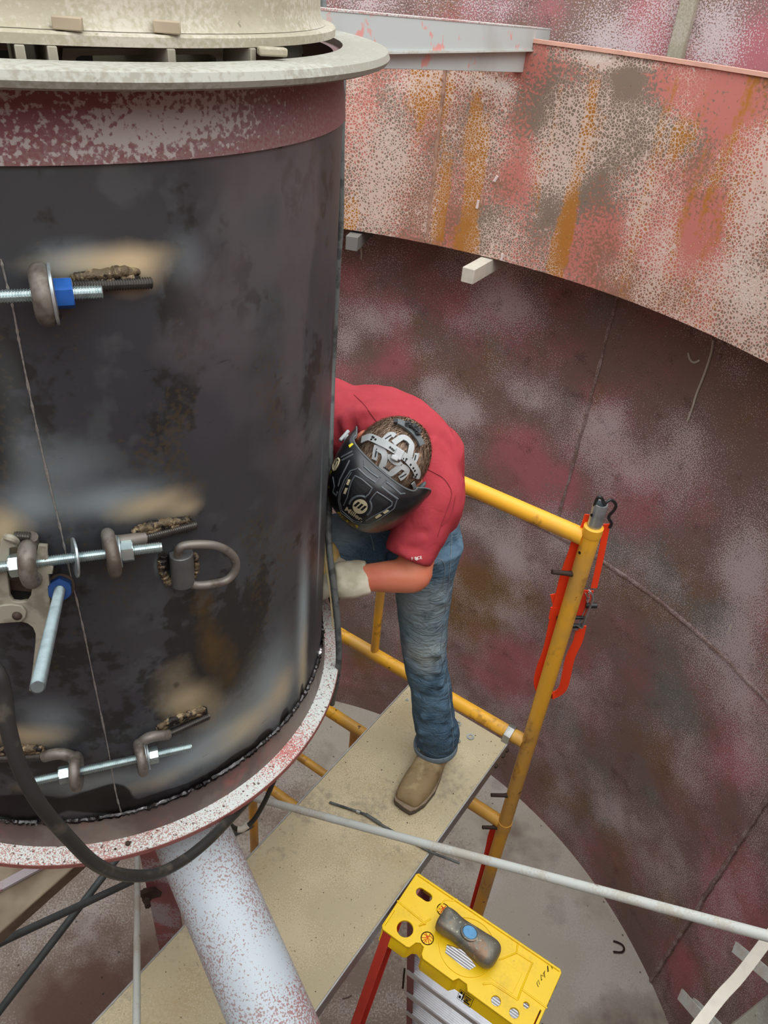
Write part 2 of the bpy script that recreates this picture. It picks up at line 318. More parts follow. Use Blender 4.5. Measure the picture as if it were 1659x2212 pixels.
M['geardark'] = plain('dark_grey_nylon', s2l(96, 102, 104), .5, 0, .1, 40)
M['redprint'] = plain('red_print', s2l(226, 84, 40), .5, 0, .1, 60)
M['whiteprint'] = plain('white_print', s2l(230, 214, 210), .6, 0, .05)
# ------------------------------------------------------------------ curved sheets with a metric UV map and painted masks
def sheet(name, c, r0, z0, r1, z1, m, t0, t1, far, nu=240, nv=60, th=.008, blobs=(), parent=None, full=False, wob=0):
    """part of a cone or cylinder of radius r0 (at z0) to r1 (at z1); theta from the +y (far) or -y (near) side"""
    sg = 1 if far else -1
    def pt(t, k, o=0): r = r0+(r1-r0)*k+o; return (c[0]+r*math.sin(t), c[1]+sg*r*math.cos(t), z0+(z1-z0)*k)
    vs = []; fs = []; L = ((z1-z0)**2+(r1-r0)**2)**.5; uvs = []
    for j in range(nv+1):
        for i in range(nu+1):
            t = t0+(t1-t0)*i/nu; k = j/nv
            vs.append(pt(t, k)); uvs.append((t*max(r0, r1), z0+(z1-z0)*k))
    n1 = nu+1
    for j in range(nv):
        for i in range(nu): a = j*n1+i; fs.append((a, a+1, a+n1+1, a+n1))
    nn = len(vs); so = th if far else -th
    for k in (0, 1):
        for i in range(nu+1): t = t0+(t1-t0)*i/nu; vs.append(pt(t, k, so)); uvs.append((t*max(r0, r1), z0+(z1-z0)*k))
    for i in range(nu):
        fs.append((nn+i, nn+i+1, i+1, i)); fs.append((nv*n1+i, nv*n1+i+1, nn+n1+i+1, nn+n1+i)); fs.append((nn+i, nn+n1+i, nn+n1+i+1, nn+i+1))
    me = bpy.data.meshes.new(name); me.from_pydata(vs, [], fs)
    uvl = me.uv_layers.new(name='uv'); li = np.zeros(len(me.loops), int); me.loops.foreach_get('vertex_index', li)
    ua = np.array(uvs); uvl.data.foreach_set('uv', ua[li].ravel())
    at = me.color_attributes.new('pm', 'FLOAT_COLOR', 'POINT'); A = np.zeros((len(vs), 4))
    for (x, y, rx, ry, chn, amt) in blobs:
        p = Pcyl(x, y, 0, c, (r0+r1)/2, far); d = depth(p); t = math.atan2(p.x-c[0], sg*(p.y-c[1])); u = t*max(r0, r1)
        ru = rx*d/F; rv = ry*d/F*1.2
        A[:, chn] += amt*np.exp(-(((ua[:, 0]-u)/ru)**2+((ua[:, 1]-p.z)/rv)**2))
    at.data.foreach_set('color', A.ravel())
    bm = bmesh.new(); bm.from_mesh(me); bmesh.ops.recalc_face_normals(bm, faces=bm.faces); bm.to_mesh(me); bm.free()
    return mkobj(name, me, m, parent, True, 0, 0, 50)
# ================================================================== SETTING: tank shell, floor, inner trough wall
TC = (-.535, 1.11)
WB = [(800,690,45,28,0,.5),(870,680,30,20,0,.4),(750,730,40,25,0,.4),(900,760,60,34,0,.5),(990,700,60,30,0,.3),(1000,890,80,30,0,.5),(1130,850,55,30,0,.5),(930,830,40,22,0,.4),(1100,660,60,30,0,.25),
 (1290,960,120,90,0,.35),(1400,1000,100,80,0,.25),(1600,1210,90,70,0,.45),(1560,1400,80,80,0,.4),(1300,900,60,50,0,.25),(1500,1050,90,60,0,.2),(1100,1200,50,30,0,.3),(1010,1130,70,30,0,.35),(1080,1340,60,40,0,.3),(1250,1480,90,50,0,.25),(1500,1640,80,80,0,.3),(1330,1750,60,60,0,.25),(1450,1850,60,60,0,.3),
 (740,800,45,30,1,.5),(860,770,40,30,1,.35),(750,590,50,40,1,.2),(1190,1060,70,55,1,.75),(1130,960,60,45,1,.5),(1090,620,40,30,1,.3),(830,800,50,25,1,.4),(1000,640,50,50,1,.3),(1120,1410,110,50,1,.35),(1060,1470,80,30,1,.3),(1560,1900,80,80,1,.5),(1480,2080,60,60,1,.4),(1280,1300,60,60,1,.15),(1600,1650,50,60,1,.25),
 (900,690,26,20,2,.3),(1060,740,40,34,2,.4),(860,840,24,18,3,.4),(1290,860,28,60,2,.45),(1260,930,26,50,2,.55),(1020,1260,70,60,2,.75),(1000,1350,60,80,2,.6),(920,1440,50,40,2,.5),(1150,1300,60,60,2,.4),(780,1400,40,60,2,.5),(1290,1750,90,60,2,.45),(1400,1620,80,60,2,.3),(1450,1960,40,30,2,.5),
 (1390,1050,60,40,3,.45),(1430,1230,70,50,3,.5),(1560,1330,60,60,3,.4),(1330,1180,50,40,3,.3),(1480,1560,90,50,3,.3),(1400,1700,60,40,3,.4),(1560,760,90,60,2,-.2),(1450,780,120,60,0,-.35),(1250,620,120,50,0,-.2),
 (1250,60,70,60,0,.45),(1560,60,60,70,0,.5),(1100,20,80,30,0,.3),(1200,20,60,24,1,.3),(1400,40,60,40,1,.5),(1640,110,50,40,1,.6),(800,10,80,20,0,.3),(1320,100,60,30,0,.4)]
wall = sheet('wall_outer', TC, 2.07, -3.75, 2.09, .45, M['wall'], 0, 2*PI, True, 420, 150, .012, WB); tag(wall, kind='structure')
BB = [(1350,170,190,40,0,-.5),(1560,215,130,60,0,-.5),(1300,170,150,34,1,.9),(1560,215,130,55,1,.9),(1200,620,80,60,1,.4),(1110,560,60,60,1,.35),(1450,480,90,80,1,.3),(800,250,60,60,1,.4),(770,340,40,60,1,.4),(1500,560,90,60,1,.5),(1180,380,60,60,1,.35),(1630,330,60,60,1,.5),
 (1290,125,70,13,0,1.3),(1400,140,30,9,0,.7),(1060,180,60,14,0,.7),(850,350,50,90,0,.5),(930,470,30,70,0,.6),(1560,600,110,60,0,.55),(1430,540,26,90,0,.6),(1630,470,50,90,0,.55),(820,450,60,34,0,.45),(880,180,40,24,0,.5),(1200,345,70,50,0,.4),(1380,460,26,80,0,.4),(1620,640,60,60,0,.5),(760,170,30,20,0,.6),(1090,210,30,30,0,.6),
 (920,205,34,60,2,.75),(1275,270,16,70,2,.75),(1230,470,16,80,2,.75),(1200,560,14,50,2,.7),(1020,430,18,80,2,.45),(955,440,10,80,2,.6),(745,470,40,26,2,.8),(1000,520,50,30,2,.5),(960,180,24,40,2,.5),(1465,300,26,50,2,.55),(1350,330,26,60,2,.3),(1020,300,40,60,2,.3),
 (1250,270,150,44,3,.6),(1050,490,60,50,3,.6),(1430,290,110,40,3,.6),(1190,430,60,60,3,.35),(1050,300,60,60,3,.3),(1340,420,60,60,3,.3),(985,380,60,60,3,.2)]
band = sheet('wall_inner', TC, 1.745, -.785, 1.75, -.145, M['band'], 0, 2*PI, True, 420, 90, .010, BB); tag(band, kind='structure')
m = MB(); n = 160                                                       # bottom of the trough between the two walls
m.rings([[(TC[0]+r*math.cos(2*PI*k/n), TC[1]+r*math.sin(2*PI*k/n), z) for k in range(n)] for r, z in((1.757, -.775), (2.078, -.775), (2.078, -.765), (1.757, -.765))], False, True)
tag(m.obj('trim_1', M['wall']), kind='structure')
m = MB(); m.rings([[(TC[0]+r*math.cos(2*PI*k/n), TC[1]+r*math.sin(2*PI*k/n), z) for k in range(n)] for r, z in((1.744, -.148), (1.762, -.148), (1.762, -.138), (1.744, -.138))], False, True)
m.obj('rim_edge', plain('rim_edge', s2l(222, 170, 150), .7), band)
# floor
vs = []; fs = []; NR, NA = 60, 140
for i in range(NR+1):
    for k in range(NA): r = 2.2*i/NR+.001; vs.append((TC[0]+r*math.cos(2*PI*k/NA), TC[1]+r*math.sin(2*PI*k/NA), -3.75))
for i in range(NR):
    for k in range(NA): fs.append((i*NA+k, (i+1)*NA+k, (i+1)*NA+(k+1) % NA, i*NA+(k+1) % NA))
me = bpy.data.meshes.new('floor'); me.from_pydata(vs, [], fs); at = me.color_attributes.new('pm', 'FLOAT_COLOR', 'POINT')
A = np.zeros((len(vs), 4)); V = np.array(vs)
for (x, y, r, chn, amt) in [(150,2100,.6,2,.45),(60,1950,.5,2,.4),(300,1960,.4,2,.35),(200,2200,.5,1,.4),(580,1780,.35,2,.35),(1300,2080,.5,2,-.35),(1350,2180,.4,2,-.3),(1180,1880,.3,2,-.2),(760,1600,.3,2,-.3),(760,2180,.3,2,.35),(1000,1900,.25,2,.15)]:
    p = P(x, y, -3.75); A[:, chn] += amt*np.exp(-((V[:, 0]-p.x)**2+(V[:, 1]-p.y)**2)/r**2)
at.data.foreach_set('color', A.ravel())
fl = mkobj('floor', me, M['floor'], None, True); tag(fl, kind='structure')
w = Mat('seam_paint', s2l(136, 112, 104), .75, 0, .25); w.speck(s2l(186, 168, 166), 20, 200, .5, .6, 1.2, .8); M['seamgrey'] = w.done()
# raised weld seams on the tank wall
def wallpt(t, z, o=0): r = 2.07+.02*(z+3.75)/4.2-o; return Vector((TC[0]+r*math.sin(t), TC[1]+r*math.cos(t), z))
random.seed(4)
m = MB(); pts = [wallpt(2*PI*k/260, -1.985+random.uniform(-.003, .003), .001) for k in range(260)]
m.tube(pts, [.008+random.uniform(-.002, .002) for _ in pts], 6, False, True); m.obj('horizontal_weld_seam', M['seamgrey'], wall)
for (x, y) in ((1265, 900), (1550, 1900), (1545, 790), (780, 640), (1480, 40)):
    p = Pcyl(x, y, 0, TC, 2.08, True); t = math.atan2(p.x-TC[0], p.y-TC[1])
    z0, z1 = (-3.74, -1.99) if y > 1700 else (-1.98, .44)
    if x == 1480: continue
    if x == 1545: z0, z1 = -.98, -.80
    if x == 780: continue
    pp = [wallpt(t+random.uniform(-.0012, .0012), z0+(z1-z0)*k/60, .001) for k in range(61)]
    m = MB(); m.tube(pp, [(.012 if y > 1700 else .007)+random.uniform(-.002, .002) for _ in pp], 6); m.obj('vertical_weld_seam', M['seamgrey'], wall)
p = Pcyl(1476, 60, 0, TC, 2.08, True); t = math.atan2(p.x-TC[0], p.y-TC[1])
m = MB(); m.box(wallpt(t, .06, .012), (.05, .024, .76), Matrix.Rotation(-t, 3, 'Z')); m.obj('stiffener_bar', M['beige'], wall, True, .003)
# drips on the wall and on the band
m = MB()
for pl_ in ([(1541,735),(1537,760),(1528,790),(1517,820),(1505,850),(1496,880),(1486,908)], [(1487,762),(1490,775),(1499,783),(1512,778)], [(1580,1348),(1577,1360),(1573,1368)], [(778,520),(781,545),(780,560)]):
    pp = [Pcyl(x, y, -.003, TC, 2.083, True) for x, y in pl_]; m.tube(spline(pp, 4), .004, 6)
m.obj('paint_drip', M['web'], wall)
m = MB()
for pl_ in ([(1075,380),(1068,392)], [(1034,432),(1030,450)], [(1086,548),(1083,562)], [(970,150),(968,152)]):
    pp = [Pcyl(x, y, -.002, TC, 1.748, True) for x, y in pl_]; m.tube(pp, .005, 6)
m.obj('paint_drip', M['whiteprint'], band)
m = MB(); p0 = Pcyl(962, 150, -.001, TC, 1.748, True); p1 = Pcyl(930, 530, -.001, TC, 1.748, True); p1 = Vector((p0.x, p0.y, -.782))
pp = [p0.lerp(p1, k/60)+Vector((random.uniform(-.002, .002), 0, 0)) for k in range(61)]
m.tube(pp, [.006+random.uniform(-.002, .002) for _ in pp], 6); m.obj('vertical_weld_seam', plain('bandseam', s2l(178, 140, 120), .7, 0, .2), band)
# flat support bars under the trough
for (x, y, ri, zz) in ((1050, 572, 1.60, -.815), (768, 508, 1.70, -.82)):
    p = Pcyl(x, y, 0, TC, 1.75, True); t = math.atan2(p.x-TC[0], p.y-TC[1]); rc = (ri+2.07)/2
    m = MB(); m.box((TC[0]+rc*math.sin(t), TC[1]+rc*math.cos(t), zz), (.045, 2.07-ri, .05), Matrix.Rotation(-t, 3, 'Z'))
    m.obj('support_bar', M['web'] if x > 900 else M['wall'], band, True, .002)  # light and shade put into colour: lit bar pale, shaded bar dark
# ================================================================== VESSEL
ves = thing('steel_vessel', 'large dark steel drum with pink and beige painted rims, clamped and being welded', 'vessel', (CX, CY, -1.217))
SB = [(230,565,130,26,0,1.0),(300,590,60,40,0,.7),(160,560,80,30,1,.5),(400,560,50,50,1,.3),
 (330,1090,80,26,0,1.0),(400,1100,40,18,0,.7),(240,1080,110,34,1,.7),(10,1150,44,60,0,1.1),(60,1090,60,50,1,.6),(150,1010,90,60,1,.35),
 (400,1510,50,36,0,.8),(440,1530,60,50,0,.5),(380,1460,50,40,0,.4),(60,1590,80,30,0,.9),(110,1560,60,60,1,.5),(480,1560,110,60,1,.4),
 (655,1430,22,90,0,.9),(610,1490,46,50,0,.8),(540,1560,60,40,0,.7),(590,1480,70,110,1,.8),(655,1330,24,140,1,1.0),(480,1600,90,40,1,.6),(640,1440,40,80,1,.3),(690,1150,8,160,1,.5),  # last strip is the reflection painted along the right edge
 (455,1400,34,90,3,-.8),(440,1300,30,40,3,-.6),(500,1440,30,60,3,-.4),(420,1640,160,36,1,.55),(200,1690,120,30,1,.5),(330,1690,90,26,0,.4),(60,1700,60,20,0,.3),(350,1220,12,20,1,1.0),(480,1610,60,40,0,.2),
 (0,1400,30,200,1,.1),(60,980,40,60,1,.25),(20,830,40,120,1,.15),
 (210,1730,50,34,2,1.3),(80,1740,70,34,2,1.2),(250,1725,30,44,2,1.0),(330,1730,50,22,2,1.2),(400,1712,50,22,2,1.2),(460,1684,50,26,2,1.2),(515,1645,40,28,2,1.2),(570,1600,34,28,2,1.1),(615,1550,20,30,2,1.0),(652,1495,12,34,2,.9),(20,1748,60,34,2,1.2),(110,685,34,14,2,.8),(80,660,30,20,2,.3),
 (355,1218,14,34,2,1.1),(430,1215,20,20,2,.4),(100,1250,50,90,2,.45),(60,1360,50,60,2,.3),(380,1480,20,26,2,.6),(420,1500,16,20,2,.5),(240,600,70,8,2,.9),(350,1140,60,10,2,.8),
 (650,450,60,120,3,.4),(640,700,50,200,3,.3),(600,350,100,60,3,.2),(250,950,40,30,2,.25),(570,930,60,30,2,.25),(640,850,60,20,2,.2),(320,760,60,90,2,.12)]
shell = sheet('shell_plate', (CX, CY), R, -1.15, R, -.164, M['steel'], -PI, PI, False, 520, 240, .006, SB, ves)
tb = sheet('upper_band', (CX, CY), R+.004, -.168, R-.004, -.095, M['topband'], -PI, PI, False, 200, 16, .012,
    [(0,230,120,60,1,.8),(180,200,120,30,1,.5),(640,200,60,40,1,.3),(420,260,160,50,0,.45),(700,220,40,60,0,-.3),(250,290,120,30,0,.2),(330,200,200,12,1,.5)], ves)
# gap line under the band and vertical plate seams
rs = lambda t, z, o=0: Vector((CX+(R+o)*math.sin(t), CY-(R+o)*math.cos(t), z))
def th_of(x, y): p = Pcyl(x, y); return math.atan2(p.x-CX, -(p.y-CY)), p.z
m = MB(); pp = [rs(2*PI*k/200, -.1665+random.uniform(-.0012, .0012), .0005) for k in range(200)]; m.tube(pp, [random.uniform(.001, .003) for _ in pp], 5, False, True); m.obj('joint_line', M['ink'], ves)
m = MB(); pp = []
for x, y in [(2,560),(14,610),(28,665),(42,740),(60,830),(85,950),(108,1050),(130,1140),(152,1240),(178,1350),(205,1480),(232,1610),(250,1710),(262,1756)]: pp.append(Pcyl(x, y, .0004))
pp = spline(pp, 10); m.tube(pp, [random.choice((.0007, .0009, .0016, .001)) for _ in pp], 5); m.obj('plate_seam', plain('seam_line', s2l(160, 156, 150), .4, .5, .3, 200), ves)
# sleeve under the shell, lower flange with its weld
w = Mat('heat_tinted_sleeve', s2l(104, 90, 86), .5, .3, .4); w.speck(s2l(136, 128, 118), 6, 40, .45, .65, .3, .8); w.speck(s2l(156, 92, 86), 5, 60, .60, .75, .3, .6, off=3)
sleeve = sheet('sleeve', (CX, CY), R+.010, -1.207, R+.001, -1.152, w.done(), -PI, PI, False, 200, 6, .01, (), ves)
n = 200
def annulus(ri, ro, z0, z1, ch=.002):
    q = MB(); q.rings([[(CX+r*math.cos(2*PI*k/n), CY+r*math.sin(2*PI*k/n), z) for k in range(n)] for r, z in((ri, z0), (ro, z0), (ro, z1-ch), (ro-ch, z1), (ri, z1))], False, True); return q
annulus(.405, .474, -1.218, -1.206).obj('lower_flange', M['flange'], ves)
annulus(.4725, .4748, -1.2185, -1.209, .0002).obj('flange_edge_paint', plain('flange_edge', s2l(150, 92, 86), .6, 0, .2, 60, .2), ves)
m = MB(); pp = []; rr = []
for k in range(700): t = 2*PI*k/700; pp.append(rs(t, -1.151+random.uniform(-.0015, .0015)+.002*math.sin(t*9), .0015)); rr.append(.0042+random.uniform(-.0012, .0022))
m.tube(pp, rr, 7, False, True); m.obj('weld_bead', M['bead'], ves)
for (x, y, q) in ((276, 1822, .0042), (135, 1812, .0036), (249, 1834, .002)):
    c = P(x, y, -1.206+q*.7); m = MB(); m.lathe([(q*math.sin(PI*k/8)+1e-5, -q*math.cos(PI*k/8)) for k in range(9)], c, (0, 0, 1), 12); m.obj('weld_spatter', M['rust'], ves)
c = P(640, 1542, -1.2055)
m = MB(); m.box((Vector(P(672, 1512, -1.2055))), (.045, .002, .002), Matrix.Rotation(.35, 3, 'Z')); m.obj('flange_joint', M['pinksteel'], ves)
# upper rim (open ring, rolled edge), skirt plate and beige drum above
m = MB(); prof = [(.430, -.1010), (.482, -.1025), (.4885, -.1000), (.4915, -.0945), (.4885, -.0875), (.482, -.0855), (.430, -.0865)]
m.rings([[(CX+r*math.cos(2*PI*k/n), CY+r*math.sin(2*PI*k/n), z) for k in range(n)] for r, z in prof], False, True); m.obj('rim_flange', M['rimgrey'], ves)
annulus(.33, .420, -.0765, -.0665).obj('skirt_plate', M['beige'], ves)
m = MB(); m.rings([[(CX+r*math.cos(2*PI*k/n), CY+r*math.sin(2*PI*k/n), z) for k in range(n)] for r, z in((.392, -.066), (.407, -.066), (.401, -.058), (.400, -.045), (.400, .62), (.392, .62))], False, True); m.obj('upper_drum', M['beige'], ves)
# framed opening and gussets between rim and skirt
q = Pcyl(300, 125, -.06); nn = out(q); pl = Plane(q, nn, Vector((-nn.y, nn.x, 0)) if False else Vector((0, 0, 1)).cross(nn))
L = lambda *a: [pl.px(x, y) for x, y in a]
plate('opening_frame', pl, [L((128,172),(132,103),(478,103),(476,172)), L((160,172),(160,124),(172,119),(452,116),(462,124),(464,172))], .008, M['beigedark'], ves)
def slab(name, a, b, z0, z1, th, m_, par):
    a = Vector(a); b = Vector(b); d = b-a; L_ = d.length; q = MB(); q.box((a+b)/2+Vector((0, 0, (z0+z1)/2)), (L_, th, z1-z0), Matrix.Rotation(math.atan2(d.y, d.x), 3, 'Z')); return q.obj(name, m_, par, True, .001)
for (x, y, z0) in ((45, 118, -.13), (115, 118, -.13), (548, 118, -.12), (372, 120, -.12)):
    a = Pcyl(x, y, -.012); o = out(a); a.z = 0; b = a-o*.16; slab('gusset', a, b, z0, -.077, .008, M['beigedark'], ves)
a = Pcyl(588, 103, .0); m = MB(); m.box((a.x, a.y, -.079), (.030, .012, .008), Matrix.Rotation(.45, 3, 'Z')); m.obj('bracket', M['beige'], ves, True, .002)
for (x, y) in ((148, 64), (362, 72)): a = Pcyl(x, y, -.02); m = MB(); m.box((a.x, a.y, -.0605), (.024, .012, .010), Matrix.Rotation(.25, 3, 'Z')); m.obj('spacer_block', M['board'], ves, True, .001)
# legs of the vessel
def leg(name, p0, p1, r, m_, zend=-3.75, n_=28):
    p0 = Vector(p0); p1 = Vector(p1); d = (p1-p0); e = p0+d*((zend-p0.z)/d.z) if abs(d.z) > 1e-6 else p1
    q = MB(); q.tube([p0.lerp(e, k/12) for k in range(13)], r, n_); return q.obj(name, m_, ves)
A0 = Pd(435, 1850, 1.43); B0 = Pd(592, 2212, 1.315)
top = Vector((A0.x, A0.y, A0.z))
e = A0+(A0-B0)*.25; m = MB(); q = B0+(B0-A0)*5
m.tube([e.lerp(q, k/14) for k in range(15)], .070, 32); m.obj('pipe_leg', M['legpaint'], ves)
a = Pd(330, 1800, 1.75); b = Pd(372, 2045, 2.3); d = (b-a).normalized()
ax = Vector(BAS[:, 0]); ax = (ax-ax.dot(d)*d).normalized(); dn = d.cross(ax)
m = MB(); m.ribbon([a-d*.1, a.lerp(b, .5), b, b+d*1.2], .075, .012, ax); m.obj('angle_leg', M['pinksteel'], ves)
c = Pd(316, 1938, 1.95); m = MB(); m.box(c+Vector((.012, 0, .02)), (.05, .012, .03), Matrix.Rotation(-.6, 3, 'Y')); m.lathe([(.012, -.02), (.012, .01), (.008, .014), (.008, .03)], c, (.4, -.8, .2), 6); m.obj('bolt_bracket', M['rust'], ves)
# ------------------------------------------------------------------ fastening hardware on the vessel
def threaded(name, p0, p1, r, m_, pitch=.0026, parent=None, ends=True):
    p0 = Vector(p0); p1 = Vector(p1); L_ = (p1-p0).length; n_ = int(L_/pitch); pr = [(r*.8, 0)]
    for k in range(n_): h = (k+.25)*pitch; pr += [(r*.86, h), (r, h+pitch*.3), (r, h+pitch*.45), (r*.86, h+pitch*.72)]
    pr += [(r*.8, L_)]; q = MB(); q.lathe(pr, p0, p1-p0, 14); o = q.obj(name, m_, parent, True, 0, 0, 25); return o
def hexnut(name, c, ax, af, h, ri, m_, rot=0, parent=None):
    ax = Vector(ax).normalized(); u = ax.orthogonal().normalized(); w_ = ax.cross(u); c = Vector(c); n_ = 24; rr = []
    def hx(t): t = (t+rot) % (PI/3)-PI/6; return af/2/math.cos(t)
    for f, hh in ((0, -h/2), (.93, -h/2), (1, -h/2+.0012), (1, h/2-.0012), (.93, h/2), (0, h/2)):
        ring = []
        for k in range(n_):
            t = 2*PI*k/n_+PI/n_*0; r_ = ri if f == 0 else (min(hx(t), af/2*1.03) if f == .93 else hx(t)); ring.append(c+ax*hh+(u*math.cos(t)+w_*math.sin(t))*r_)
        rr.append(ring)
    q = MB(); q.rings(rr, False, True); return q.obj(name, m_, parent, True, 0, 0, 20)
def washer(name, c, ax, ro, ri, th, m_):
    q = MB(); q.lathe([(ri, -th/2), (ro-.0005, -th/2), (ro, 0), (ro-.0005, th/2), (ri, th/2)], c, ax, 28, False); n0 = 28
    k = len(q.v)-n0; q.f += [(j, (j+1) % n0, k+(j+1) % n0, k+j) for j in range(n0)]; return q.obj(name, m_, None, True, 0, 0, 30)
def onrod(p0, p1, x, y):                                               # the point of the rod nearest to the sight line
    v = Vector(ray(x, y)).normalized(); d = (p1-p0).normalized(); w0 = p0; b = d.dot(v); dd = d.dot(w0); ee = v.dot(w0); s = (b*ee-dd)/(1-b*b); return p0+d*s
RR = .0066
rods = {}
for key, a, b, lab in (('top', (-140, 648), (222, 630), 'shiny zinc threaded rod with a blue nut, topmost on the dark drum'),
                       ('mid', (-120, 1240), (350, 1181), 'shiny zinc threaded rod crossing the drum at mid height beside the shackle ring'),
                       ('low', (71, 1688), (414, 1613), 'short zinc threaded rod low on the drum above the bottom flange')):
    p0 = Pcyl(*a, .036); p1 = Pcyl(*b, .034); rods[key] = (p0, p1); o = threaded('threaded_rod', p0, p1, RR, M['brightzinc']); tag(o, lab, 'threaded rod', 'clamping rods')
def eye(key, x, y, stud, lab_m, shank_side, lead=None, weldpx=None, rmaj=.0205, rmin=.0102):
    p0, p1 = rods[key]; c = onrod(p0, p1, x, y); ax = (p1-p0).normalized(); o_ = out(c); tl = Vector((0, 0, 1)).cross(o_)
    e_ = thing('eye_bolt', lab_m, 'eye bolt', c, 'welded eye bolts')
    u = o_; w_ = ax.cross(u).normalized(); ring = [c+(u*math.cos(2*PI*k/28)+w_*math.sin(2*PI*k/28))*rmaj for k in range(28)]
    q = MB(); q.tube(ring, rmin, 14, False, True); q.obj('eye', M['forged'], e_)
    s0 = Pcyl(*stud[0], .008); s1 = Pcyl(*stud[1], .008)
    q = MB(); path = [c+w_*0+(-o_)*rmaj]+([Pcyl(*l_, .012) for l_ in lead] if lead else [])+[s0]
    q.tube(spline(path, 6), [.0085]*(len(spline(path, 6))), 12); q.obj('shank', M['forged'], e_)
    threaded('threaded_end', s0, s1, .0062, M['darkthread'], .0026, e_)
    if weldpx:
        pp = spline([Pcyl(a_, b_, .003) for a_, b_ in weldpx], 8); q = MB(); nn_ = len(pp)
        q.tube(pp, [.0018+.0046*math.sin(PI*(k+.5)/nn_)**.6+random.uniform(-.0012, .0012) for k in range(nn_)], 9, True, False, 1.0); lo = [p_-Vector((0, 0, .0065)) for p_ in pp]; q.tube(lo, [.0022+.0030*math.sin(PI*(k+.5)/nn_)**.6+random.uniform(-.0008, .0012) for k in range(nn_)], 9); q.obj('weld_lump', M['weld'], e_)
    return e_
eye('top', 95, 641, ((155, 618), (328, 611)), 'welded eye bolt around the topmost rod, beside the bright blue nut', 1, None, [(150, 606), (180, 596), (230, 592), (270, 586), (302, 588)], .0195, .0105)
eye('mid', 66, 1215, ((66, 1160), (30, 1158)), 'thick round eye on the middle rod behind the grey ground clamp', 1)
eye('mid', 240, 1190, ((312, 1162), (424, 1134)), 'tall narrow eye bolt on the middle rod with heat-stained thread and slag', 1, [(262, 1170)], [(284, 1150), (310, 1140), (350, 1130), (395, 1124), (412, 1120)], .0235, .0078)
eye('low', 302, 1622, ((364, 1586), (452, 1546)), 'eye bolt on the right of the lowest rod with its shank bent upward', 1, [(320, 1594)], [(338, 1574), (370, 1556), (420, 1538), (446, 1530)], .0215, .0072)
eye('low', 165, 1666, ((95, 1634), (-40, 1640)), 'eye bolt on the left of the lowest rod with a hooked shank', 1, [(158, 1636), (130, 1628)], [(-30, 1622), (30, 1618), (75, 1616), (96, 1618)], .0215, .0078)
def nut_on(key, x, y, m_, lab, af=.0245, h=.0135, rot=0):
    p0, p1 = rods[key]; c = onrod(p0, p1, x, y); tag(hexnut('hex_nut', c, p1-p0, af, h, RR*1.0, m_, rot), lab, 'nut', 'hex nuts')
def wash_on(key, x, y, lab, ro=.021, tilt=0, th=.0026, m_=None):
    p0, p1 = rods[key]; c = onrod(p0, p1, x, y); ax = (p1-p0).normalized()
    if tilt: ax = Matrix.Rotation(tilt, 3, Vector(BAS[:, 1])) @ ax
    tag(washer('washer', c, ax, ro, RR*1.02, th, m_ or M['zinc']), lab, 'washer', 'flat washers')
nut_on('top', 138, 635, M['blue'], 'bright blue coated hex nut on the topmost rod', .026, .017, .3)
wash_on('top', 116, 638, 'pale washer between the blue nut and the topmost eye', .029)
nut_on('mid', 34, 1222, M['brightzinc'], 'zinc hex nut on the middle rod in front of the grey clamp')
wash_on('mid', 51, 1216, 'upright washer against the thick eye by the grey clamp', .0245)
wash_on('mid', 162, 1204, 'loose tilted washer alone in the middle of the middle rod', .0245, -.22)
wash_on('mid', 254, 1192, 'inner washer of the pair right of the tall narrow eye', .0215); wash_on('mid', 259.5, 1191.5, 'outer washer of the pair beside the nut near the shackle ring', .0195)
nut_on('mid', 275, 1188, M['brightzinc'], 'zinc hex nut on the right part of the middle rod near the shackle ring', .0245, .014, .5)
nut_on('low', 139, 1672, M['brightzinc'], 'zinc hex nut at the left of the lowest rod', .0235, .0145, .2); wash_on('low', 153, 1669, 'tilted washer at the left of the lowest rod', .0225, -.1)
nut_on('low', 332, 1631, M['brightzinc'], 'zinc hex nut at the right of the lowest rod', .0235, .013, .1); wash_on('low', 315, 1635, 'inner washer of the pair at the right of the lowest rod', .0225); wash_on('low', 320, 1634, 'outer washer of the pair at the right of the lowest rod', .0205)
# outward pointing rod with the dark blue nut
s0 = Pcyl(132, 1262, .004); s1 = Pd(81, 1484, .635)
o = threaded('threaded_rod', s0, s1, .0064, M['dullzinc'], .0028); tag(o, 'threaded rod sticking out of the drum towards the viewer from a dark blue nut', 'threaded rod', 'clamping rods')
ax = (s1-s0).normalized(); cn = s0+ax*.020
tag(hexnut('hex_nut', cn, ax, .0255, .017, .0064, M['bluedark'], .3), 'dark blue hex nut at the root of the outward pointing rod', 'nut', 'hex nuts')
tag(washer('washer', s0+ax*.009, ax, .0165, .0066, .003, M['rust']), 'dark washer behind the dark blue nut', 'washer', 'flat washers')
